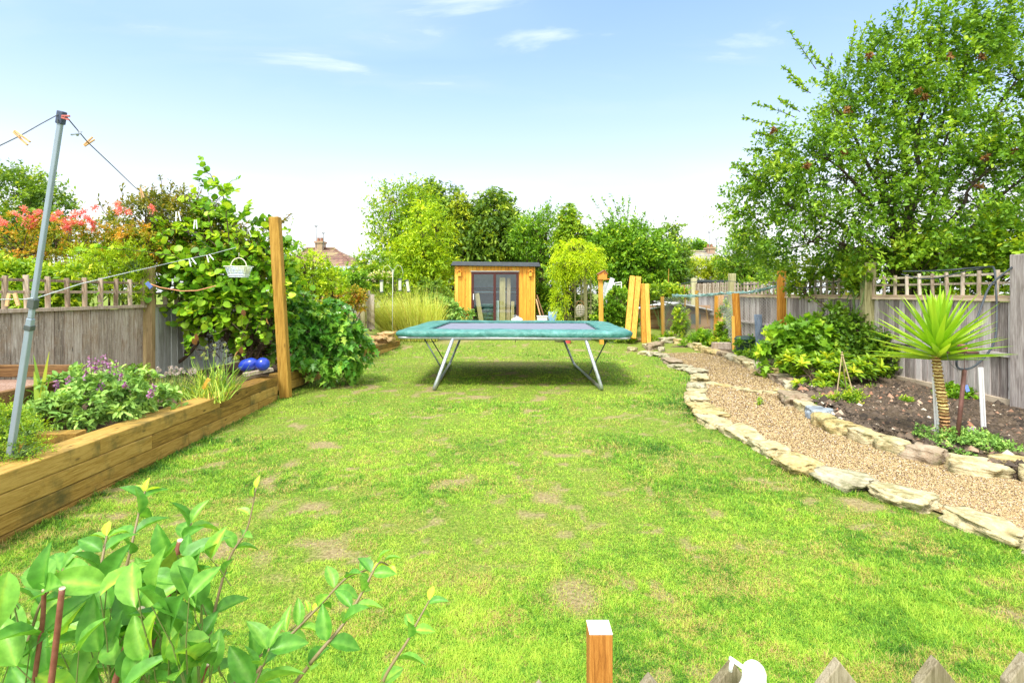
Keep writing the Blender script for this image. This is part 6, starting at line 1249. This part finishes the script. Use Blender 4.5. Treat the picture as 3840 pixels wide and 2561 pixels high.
def line_obj(name, pts_, r, mat, label, n_=40, twist=False):
    P = np.array(pts_); tt = np.linspace(0, len(P)-1, n_); Q = np.stack([np.interp(tt, range(len(P)), P[:, k_]) for k_ in range(3)], 1)
    mb = MB()
    if twist:
        for ph in (0, math.pi):
            mb.tube([q+np.array([0, math.cos(i*1.9+ph), math.sin(i*1.9+ph)])*r*.8 for i, q in enumerate(Q)], r*.8, 4, False)
    else: mb.tube(Q, r, 5, False)
    return thing1(name, mb, mat, label, 'washing line')
M_line = plain('dark_line', (.08,.09,.09), .6); M_rope = plain('pale_rope', (.50,.55,.55), .7)
line_obj('washing_line', [V(-90,590,3.2), V(75,510,3.45), V(150,467,3.6), V(222,428,3.71)], .0035, M_line, 'thin dark washing line running left from the prop top')
line_obj('washing_line', [V(252,442,3.72), V(330,535,4.4), V(420,620,5.3), V(505,702,6.4), V(560,745,7.2), V(800,940,8.6)], .0045, M_line, 'thin dark washing line descending right from the prop top')
line_obj('rope', [V(-60,1124,3.4), V(90,1122,3.7), V(125,1118,3.85)], .003, M_rope, 'pale twisted rope running left from the prop clamp', 60, True)
line_obj('rope', [V(135,1118,3.87), V(300,1065,4.5), V(480,1022,5.3), V(700,972,6.4), V(786,955,6.8), V(885,928,7.3)], .0032, M_rope, 'pale twisted rope running from the prop clamp to the tall post', 260, True)
M_peg = wood('peg_wood', [(.38,.20,.08), (.58,.36,.17), (.70,.50,.28)], 'X', 2, .5, .2)
M_peg_w = plain('white_peg', (.78,.80,.84), .4)
def peg(p, d, L, mat, label, w_=.011, sp=.006):
    p = np.array(p); d = unit(np.array(d, float)); s_ = unit(np.cross(d, [0, 1, 0])); mb = MB()
    for q in (-1, 1): mb.bar(p-d*L*.5+s_*q*sp*1.0, p+d*L*.5+s_*q*sp*(2.2 if q else 1), w_, .012, (0,1,0))
    mb.tube([p+np.array([0, -.008, 0])-s_*.008, p+np.array([0, -.008, 0])+s_*.008], .003, 5); return thing1('clothes_peg', mb, mat, label, 'clothes peg', 'pegs on the washing lines', bevel=.0015)
peg(V(80,516,3.44), (1,0,-.82), .125, M_peg, 'wooden peg on the line left of the prop')
peg(V(333,533,4.42), (1,0,.78), .10, M_peg, 'wooden peg on the descending line right of the prop')
peg(V(532,725,6.6), (.25,0,-1), .12, M_peg, 'wooden peg at the lower end of the descending line, among the shrub tips')
peg(V(667,812,7.0), (.1,0,-1), .13, M_peg_w, 'white peg highest among the kiwi vine leaves', sp=.014)
peg(V(733,842,7.2), (0,0,-1), .12, M_peg_w, 'white peg below the highest one among the vine leaves', sp=.01)
peg(V(720,983,6.45), (.45,0,-1), .09, M_peg_w, 'left of the two white pegs on the pale rope', sp=.016)
peg(V(786,968,6.8), (.5,0,-1), .09, M_peg_w, 'right of the two white pegs on the pale rope', sp=.016)
peg(V(46,1124,3.62), (.05,0,-1), .085, M_peg, 'wide wooden peg hanging on the pale rope at the far left', w_=.022, sp=.018)
peg(V(246,441,3.70), (1,0,-.15), .055, plain('red_peg', (.45,.12,.10), .5), 'small reddish peg at the prop top')
mb = MB(); mb.tube([V(268,506,3.85), V(280,503,3.9), V(296,502,4.0), V(306,494,4.05)], .007, 5); mb.tube([V(290,508,4.0), V(300,492,4.05)], .010, 5); thing1('line_clip', mb, M_steel, 'small grey metal clip on the line near the prop top', 'clip')
# orange strap between trellis post and vine
mb = MB(); P = [V(555,1062,7.9), V(600,1078,7.8), V(680,1092,7.7), V(740,1090,7.7), V(810,1072,7.8)]; mb.tube([np.array(p) for p in P], .008, 5); thing1('strap', mb, plain('faded_orange_strap', (.48,.22,.10), .7), 'faded orange strap sagging between fence post and vine', 'strap')
mb = MB(); mb.bar(V(550,1060,7.85), V(568,1080,7.85), .05, .02, (0,1,0)); thing1('blue_tie', mb, plain('blue_fabric', (.10,.16,.38), .7), 'small blue tie knotted at the fence post', 'tie')
# peg basket
cb = V(895, 1020, 7.25); PBK = empty('peg_basket', cb, 'small pale blue plastic peg basket hanging in front of the vine', 'basket')
m, n = mat_new('basket_plastic'); co = n('ShaderNodeTexCoord').outputs['Object']
finish(n, n.mix(n.ramp(n.noise(co, 11, 2), [(.45, 0.0), (.6, 1.0)]), (.62,.70,.82), (.66,.70,.50)), .4); M_bask = m
mb = MB(); w0, w1, hh = .105, .150, .135; sx_ = []
def rr(w_, d_, z): return [(cb[0]+x*w_, cb[1]+y*d_, cb[2]-.07+z) for x, y in ((-1,-.8),(-.85,-1),(.85,-1),(1,-.8),(1,.8),(.85,1),(-.85,1),(-1,.8))]
for k_, (w_, z) in enumerate([(w0, 0), (w0+.012, .02), (w1-.012, hh-.02), (w1, hh), (w1+.012, hh+.006)]):
    R_ = rr(w_, w_*.6, z); mb.tube(R_+[R_[0]], .006, 5, False)
A_, B_ = rr(w0, w0*.6, 0), rr(w1, w1*.6, hh)
for k_ in range(8):
    for t in np.linspace(0, 1, 7):
        a = np.array(A_[k_])*(1-t)+np.array(A_[(k_+1) % 8])*t; b = np.array(B_[k_])*(1-t)+np.array(B_[(k_+1) % 8])*t; mb.tube([a, b], .0035, 4, False)
for z in (.035, .06, .085): f = z/hh; R_ = rr(w0+(w1-w0)*f, (w0+(w1-w0)*f)*.6, z); mb.tube(R_+[R_[0]], .0035, 4, False)
mb.prism(rr(w0, w0*.6, .002), (0, 0, .006)); mb.build('lattice', M_bask, PBK)
mb = MB()
for k_ in range(4):
    r0_ = rr(w0+.004, (w0)*.56, .012); r1_ = rr(w1-.016, w1*.55, .10); a_, b_, c_, d_ = r0_[2*k_], r0_[(2*k_+1) % 8], r1_[(2*k_+1) % 8], r1_[2*k_]
inner = rr(w0, w0*.52, .012); top_ = rr(w1-.02, w1*.5, .105); mb.add(inner+top_, [tuple(range(8))[::-1], tuple(range(8, 16))]+[(i, (i+1) % 8, 8+(i+1) % 8, 8+i) for i in range(8)]); mb.build('pegs_inside', plain('mixed_pegs', (.55,.62,.72), .6, var=.5, scale=55), PBK)
mb = MB(); mb.tube([(cb[0]+.108*math.cos(t), cb[1], cb[2]+.065+.125*math.sin(t)) for t in np.linspace(0, math.pi, 20)], .006, 6); mb.tube([(cb[0], cb[1], cb[2]+.19), (cb[0]+.005, cb[1], cb[2]+.26)], .003, 4); mb.build('handle', plain('cream_handle', (.72,.66,.50), .5), PBK, smooth=True)

# ================================================================= near fence tops and gate post
GP = (2247, 1.36); x0 = V(2247, 0, 1.36)[0]; zt = EYE-(2376-HZ)*1.33/F
r = empty('gate_post', (x0, 1.36, 0), 'square orange brown post with pale cut top in the foreground', 'post')
M_teak = wood('oiled_orange_wood', [(.20,.07,.012), (.42,.17,.03), (.56,.27,.06)], 'Z', 3, .8, .2)
mb = MB(); mb.box(x0-.029, x0+.029, 1.33, 1.388, 0, zt-.003); mb.build('shaft', M_teak, r, bevel=.002)
mb = MB(); mb.box(x0-.029, x0+.029, 1.33, 1.388, zt-.003, zt); mb.build('cut_top', plain('chalky_cut_wood', (.66,.64,.62), .8, var=.12, scale=60), r, bevel=.001)
M_picket = wood('mossy_grey_picket', [(.09,.075,.04), (.20,.17,.105), (.33,.29,.20)], 'Z', 3, 1.2, .2, .6, (.16,.17,.04))
r = empty('picket_fence', (V(2900, 0, 1.15)[0], 1.15, 0), 'low fence of pointed grey pickets just below the camera', 'fence')
for i, (pxx, pyy, th) in enumerate([(2022,2548,0),(2440,2520,0),(2752,2468,-.18),(3152,2462,.10),(3520,2455,.14),(3860,2440,.12)]):
    p = V(pxx, pyy+22, 1.12); mb = MB(); mb.tint = rng.random(); w_ = .044
    prof = [(-w_, -.75), (w_, -.75), (w_, -.055), (0, 0), (-w_, -.055)]
    pts_ = [(p[0]+x*math.cos(th*.3), p[1]+x*math.sin(th*.3), p[2]+z) for x, z in prof]; mb.prism(pts_, (0, .022, 0)); mb.build('picket', M_picket, r, bevel=.002)
mb = MB(); mb.bar((-.1, 1.16, .55), (1.5, 1.16, .55), .03, .07); mb.build('rail', M_picket, r)
# white ornament clipped on a picket
r = empty('white_ornament', V(2830, 2520, 1.08), 'white plastic ornament with a long arm resting over a picket tip', 'ornament')
mb = MB(); mb.tube([V(2737, 2466, 1.08), V(2770, 2490, 1.08), V(2806, 2516, 1.08), V(2822, 2532, 1.08)], [.004, .0045, .005, .006], 8); mb.tube([V(2745, 2480, 1.08), V(2738, 2515, 1.08)], .004, 8); mb.build('arm', M_white, r, smooth=True)
mb = MB(); c_ = np.array(V(2828, 2548, 1.07)); 
prof = [(.004, .036), (.012, .033), (.019, .026), (.023, .015), (.0225, .002), (.026, -.012), (.034, -.028), (.040, -.05), (.040, -.075), (.02, -.10)]
mb.lathe(tuple(c_), prof, 20); mb.build('body', M_white, r, smooth=True)

# ================================================================= foreground shrub
SB = (-.62, .95, 0); FS = empty('foreground_shrub', SB, 'leafy shrub with red brown stems in the near lower left', 'shrub')
Lv = Leaves(); sm = MB(); Ln = Leaves()
def leaf_tpl():
    vs = []; nx = 9
    for i_ in range(nx):
        t = i_/(nx-1); w_ = (math.sin(math.pi*t**.80)**.85)*.5 if 0 < t < 1 else 0.0; c0 = -.30*(t-.1)**2
        for s_ in (-1, -.5, 0, .5, 1): vs.append((t, s_*w_*1.0, c0+abs(s_)*w_*.36+.010*math.sin(t*21)*abs(s_)))
    fs = [(i_*5+k_, i_*5+k_+1, i_*5+k_+6, i_*5+k_+5) for i_ in range(nx-1) for k_ in range(4)]
    return np.array(vs), fs
TPL['near'] = leaf_tpl(); TPT['near'] = np.array([(.20 if k_ == 2 else (-.05 if i_ % 2 else .05)) for i_ in range(9) for k_ in range(5)])
def stem(pts_, r0_, r1_, pairs, size, tip=.4, old=False, sw=.48, t0=.15, tipc=.96):
    P = np.array(pts_); m_ = len(P); tt = np.linspace(0, m_-1, 24); Q = np.stack([np.interp(tt, range(m_), P[:, k_]) for k_ in range(3)], 1)
    for _ in range(2): Q[1:-1] = (Q[:-2]+2*Q[1:-1]+Q[2:])/4
    sm.tint = .9 if old else .3; sm.tube(Q, list(np.linspace(r0_, r1_, 24)), 7)
    if pairs == 0: return
    ph = rng.uniform(0, 6)
    for j in range(pairs):
        t = t0+(1-t0)*(j/(max(1, pairs-1)))**.9; i_ = min(22, int(t*23)); p = Q[i_]; d0 = unit(Q[min(i_+1, 23)]-Q[max(i_-1, 0)]); ph += 1.57+rng.uniform(-.3, .3)
        b1 = unit(np.cross(d0, [.2, 1, .1])); b2 = np.cross(d0, b1); sz = size*(1-(1-tip)*t**1.6)*rng.uniform(.82, 1.15)
        for s_ in (0, math.pi):
            if rng.random() < .08: continue
            o_ = b1*math.cos(ph+s_)+b2*math.sin(ph+s_); d = unit(d0*rng.uniform(.45, .9)+o_+rng.normal(0, .12, 3)); u = unit(np.array([0, -.35, 1.0])+rng.normal(0, .35, 3)+d0*.2)
            tnt = np.clip(rng.uniform(.22, .62)+(.35*max(0, t-.75)/.25 if tip < .58 else 0), 0, 1)
            Lv.add(p[None]+d*.004, d[None], u[None], sz, sz*sw*rng.uniform(.9, 1.15), tnt)
    Lv.add(Q[-1][None], unit(Q[-1]-Q[-3]+rng.normal(0, .1, 3)*.02)[None], np.array([[0, -.4, 1.0]]), size*tip*.9, size*tip*.4, tipc)
S = lambda *a: [V(*p) for p in a]
# long arching shoots (photo position, distance)
stem(S((700,2700,1.5),(770,2480,1.52),(800,2300,1.55),(860,2080,1.62),(930,1990,1.66),(960,1830,1.7)), .006, .0022, 8, .105, .42)
stem(S((280,2700,1.2),(335,2400,1.25),(365,2200,1.3),(390,2060,1.35),(400,2010,1.38)), .006, .0024, 7, .105, .5)
stem(S((430,2300,1.55),(490,2060,1.6),(530,1880,1.7),(545,1840,1.72)), .005, .002, 7, .10, .45)
stem(S((860,2640,1.3),(1030,2440,1.36),(1180,2290,1.42),(1300,2160,1.5),(1400,2130,1.52)), .005, .002, 8, .085, .5)
stem(S((1060,2620,1.2),(1200,2440,1.24),(1290,2340,1.28),(1370,2200,1.34),(1420,2100,1.38),(1460,2120,1.4)), .005, .002, 9, .082, .5)
stem(S((1400,2640,1.2),(1450,2520,1.22),(1530,2400,1.25),(1560,2340,1.28),(1610,2250,1.32)), .0045, .002, 6, .072, .6)
stem(S((800,2650,1.3),(950,2480,1.38),(1080,2370,1.44),(1170,2290,1.5)), .004, .002, 6, .08, .5)
stem(S((500,2660,1.25),(560,2420,1.3),(600,2230,1.36),(640,2080,1.42),(720,1960,1.46)), .005, .002, 8, .125, .6, sw=.5, tipc=.6)
stem(S((60,2700,1.2),(90,2450,1.24),(150,2260,1.28),(240,2130,1.32)), .005, .002, 6, .12, .7, tipc=.5)
stem(S((900,2700,1.15),(960,2560,1.17),(1010,2430,1.2)), .004, .002, 4, .10, .7, tipc=.5)
# cut old stems, thick and reddish
stem(S((110,2700,1.05),(135,2500,1.05),(160,2330,1.05),(165,2215,1.05)), .0048, .0042, 3, .10, 1, True, t0=.1, tipc=.3)
stem(S((180,2650,1.0),(205,2450,1.0),(232,2210,1.0)), .0058, .0052, 0, .1, 1, True)
stem(S((430,2560,1.05),(470,2430,1.06),(530,2285,1.08)), .0065, .006, 0, .1, 1, True)
stem(S((640,2160,1.35),(660,2090,1.36),(676,2030,1.37)), .008, .008, 0, .1, 1, True)
stem(S((480,2640,1.15),(560,2440,1.2),(640,2200,1.3)), .007, .007, 5, .11, .9, True, tipc=.4)
stem(S((730,2620,1.15),(760,2520,1.15),(775,2490,1.15)), .007, .007, 0, .1, 1, True)
for (x, y, Y) in ((232,2208,1.0),(530,2283,1.08),(676,2028,1.37),(165,2213,1.05),(775,2488,1.15)):
    p = np.array(V(x, y, Y)); Ln.add(p[None], np.array([[1.0, 0, .05]]), np.array([[0, -.3, 1.0]]), .001, .001, .5); 
# bushy mass of big leaves at the lower left
pts = []
for (x, y, rx, ry, c_) in [(120,2400,150,110,22),(330,2350,150,120,24),(480,2420,170,110,26),(640,2300,130,110,18),(250,2500,250,60,22),(620,2500,230,60,26),(60,2230,90,70,7),(560,2180,110,90,11),(760,2480,120,90,12),(420,2200,110,100,11),(140,2560,160,30,8),(720,2150,110,80,7),(690,2080,110,70,8)]:
    for _ in range(int(c_*.62)): pts.append((x+rng.normal(0, .55)*rx, y+rng.normal(0, .55)*ry, rng.uniform(1.0, 1.42)))
for (x, y, Y) in pts:
    p = np.array(V(x, y, Y)); o_ = unit(p-np.array([-.62, 1.12, .35])); d = unit(o_*.6+rng.normal(0, .6, 3)+np.array([.1, 0, .1])); u = unit(np.array([0, -.55, 1.0])+rng.normal(0, .35, 3)); sz = rng.uniform(.065, .12)
    Lv.add(p[None]-d*sz*.4, d[None], u[None], sz, sz*rng.uniform(.42, .56), rng.uniform(.15, .72))
    q = p-d*sz*.4; b = q+np.array([rng.normal(0, .03), .02, -rng.uniform(.08, .2)]); sm.tint = .2; sm.tube([q, (q+b)/2+rng.normal(0, .01, 3), b], [.001, .0014, .0018], 5, False)
Lv.build('foliage', LM['fore'], FS, 'near', True)
M_redstem, n = mat_new('red_brown_stem'); at = n('ShaderNodeAttribute', attribute_name='tint').outputs['Fac']; co = n('ShaderNodeTexCoord').outputs['Object']; ns = n.noise(co, 60, 4, .6)
finish(n, n.mix(n.math('MULTIPLY', at, .5), n.ramp(at, [(.2, (.14,.20,.05)), (.35, (.22,.15,.08)), (.9, (.20,.06,.035))]), n.ramp(ns, [(.3, (.10,.03,.02)), (.7, (.38,.18,.12))])), .5, ns, .4, .003)
sm.build('stems', M_redstem, FS, smooth=True)
mb = MB()
for (x, y, Y, r_) in ((232,2208,1.0,.0051),(530,2283,1.08,.0059),(676,2028,1.37,.0078),(165,2213,1.05,.0041),(775,2488,1.15,.0068)):
    a = np.array(V(x, y, Y)); mb.tube([a, a+np.array([.001, 0, .0025])], r_, 10)
mb.build('cut_end', plain('pale_pith', (.62,.50,.36), .8), FS)
# curled dark leaf hanging on the tallest cut stem is part of the shrub
Ld = Leaves(); a = np.array(V(655, 2060, 1.3)); Ld.add(np.stack([a, a+[.01, -.004, -.01]]), np.array([[.25, -.1, -1.0], [.55, -.1, -.9]]), np.array([[-.4, -1, .1], [.5, -1, .1]]), np.array([.135, .13]), np.array([.085, .06]), np.array([.05, .02])); Ld.build('drooping_leaf', leafmat('dull_dark_leaf', [(0, (.05,.13,.012)), (1, (.10,.20,.02))], .5, .1, .3, True), FS, 'near', True)
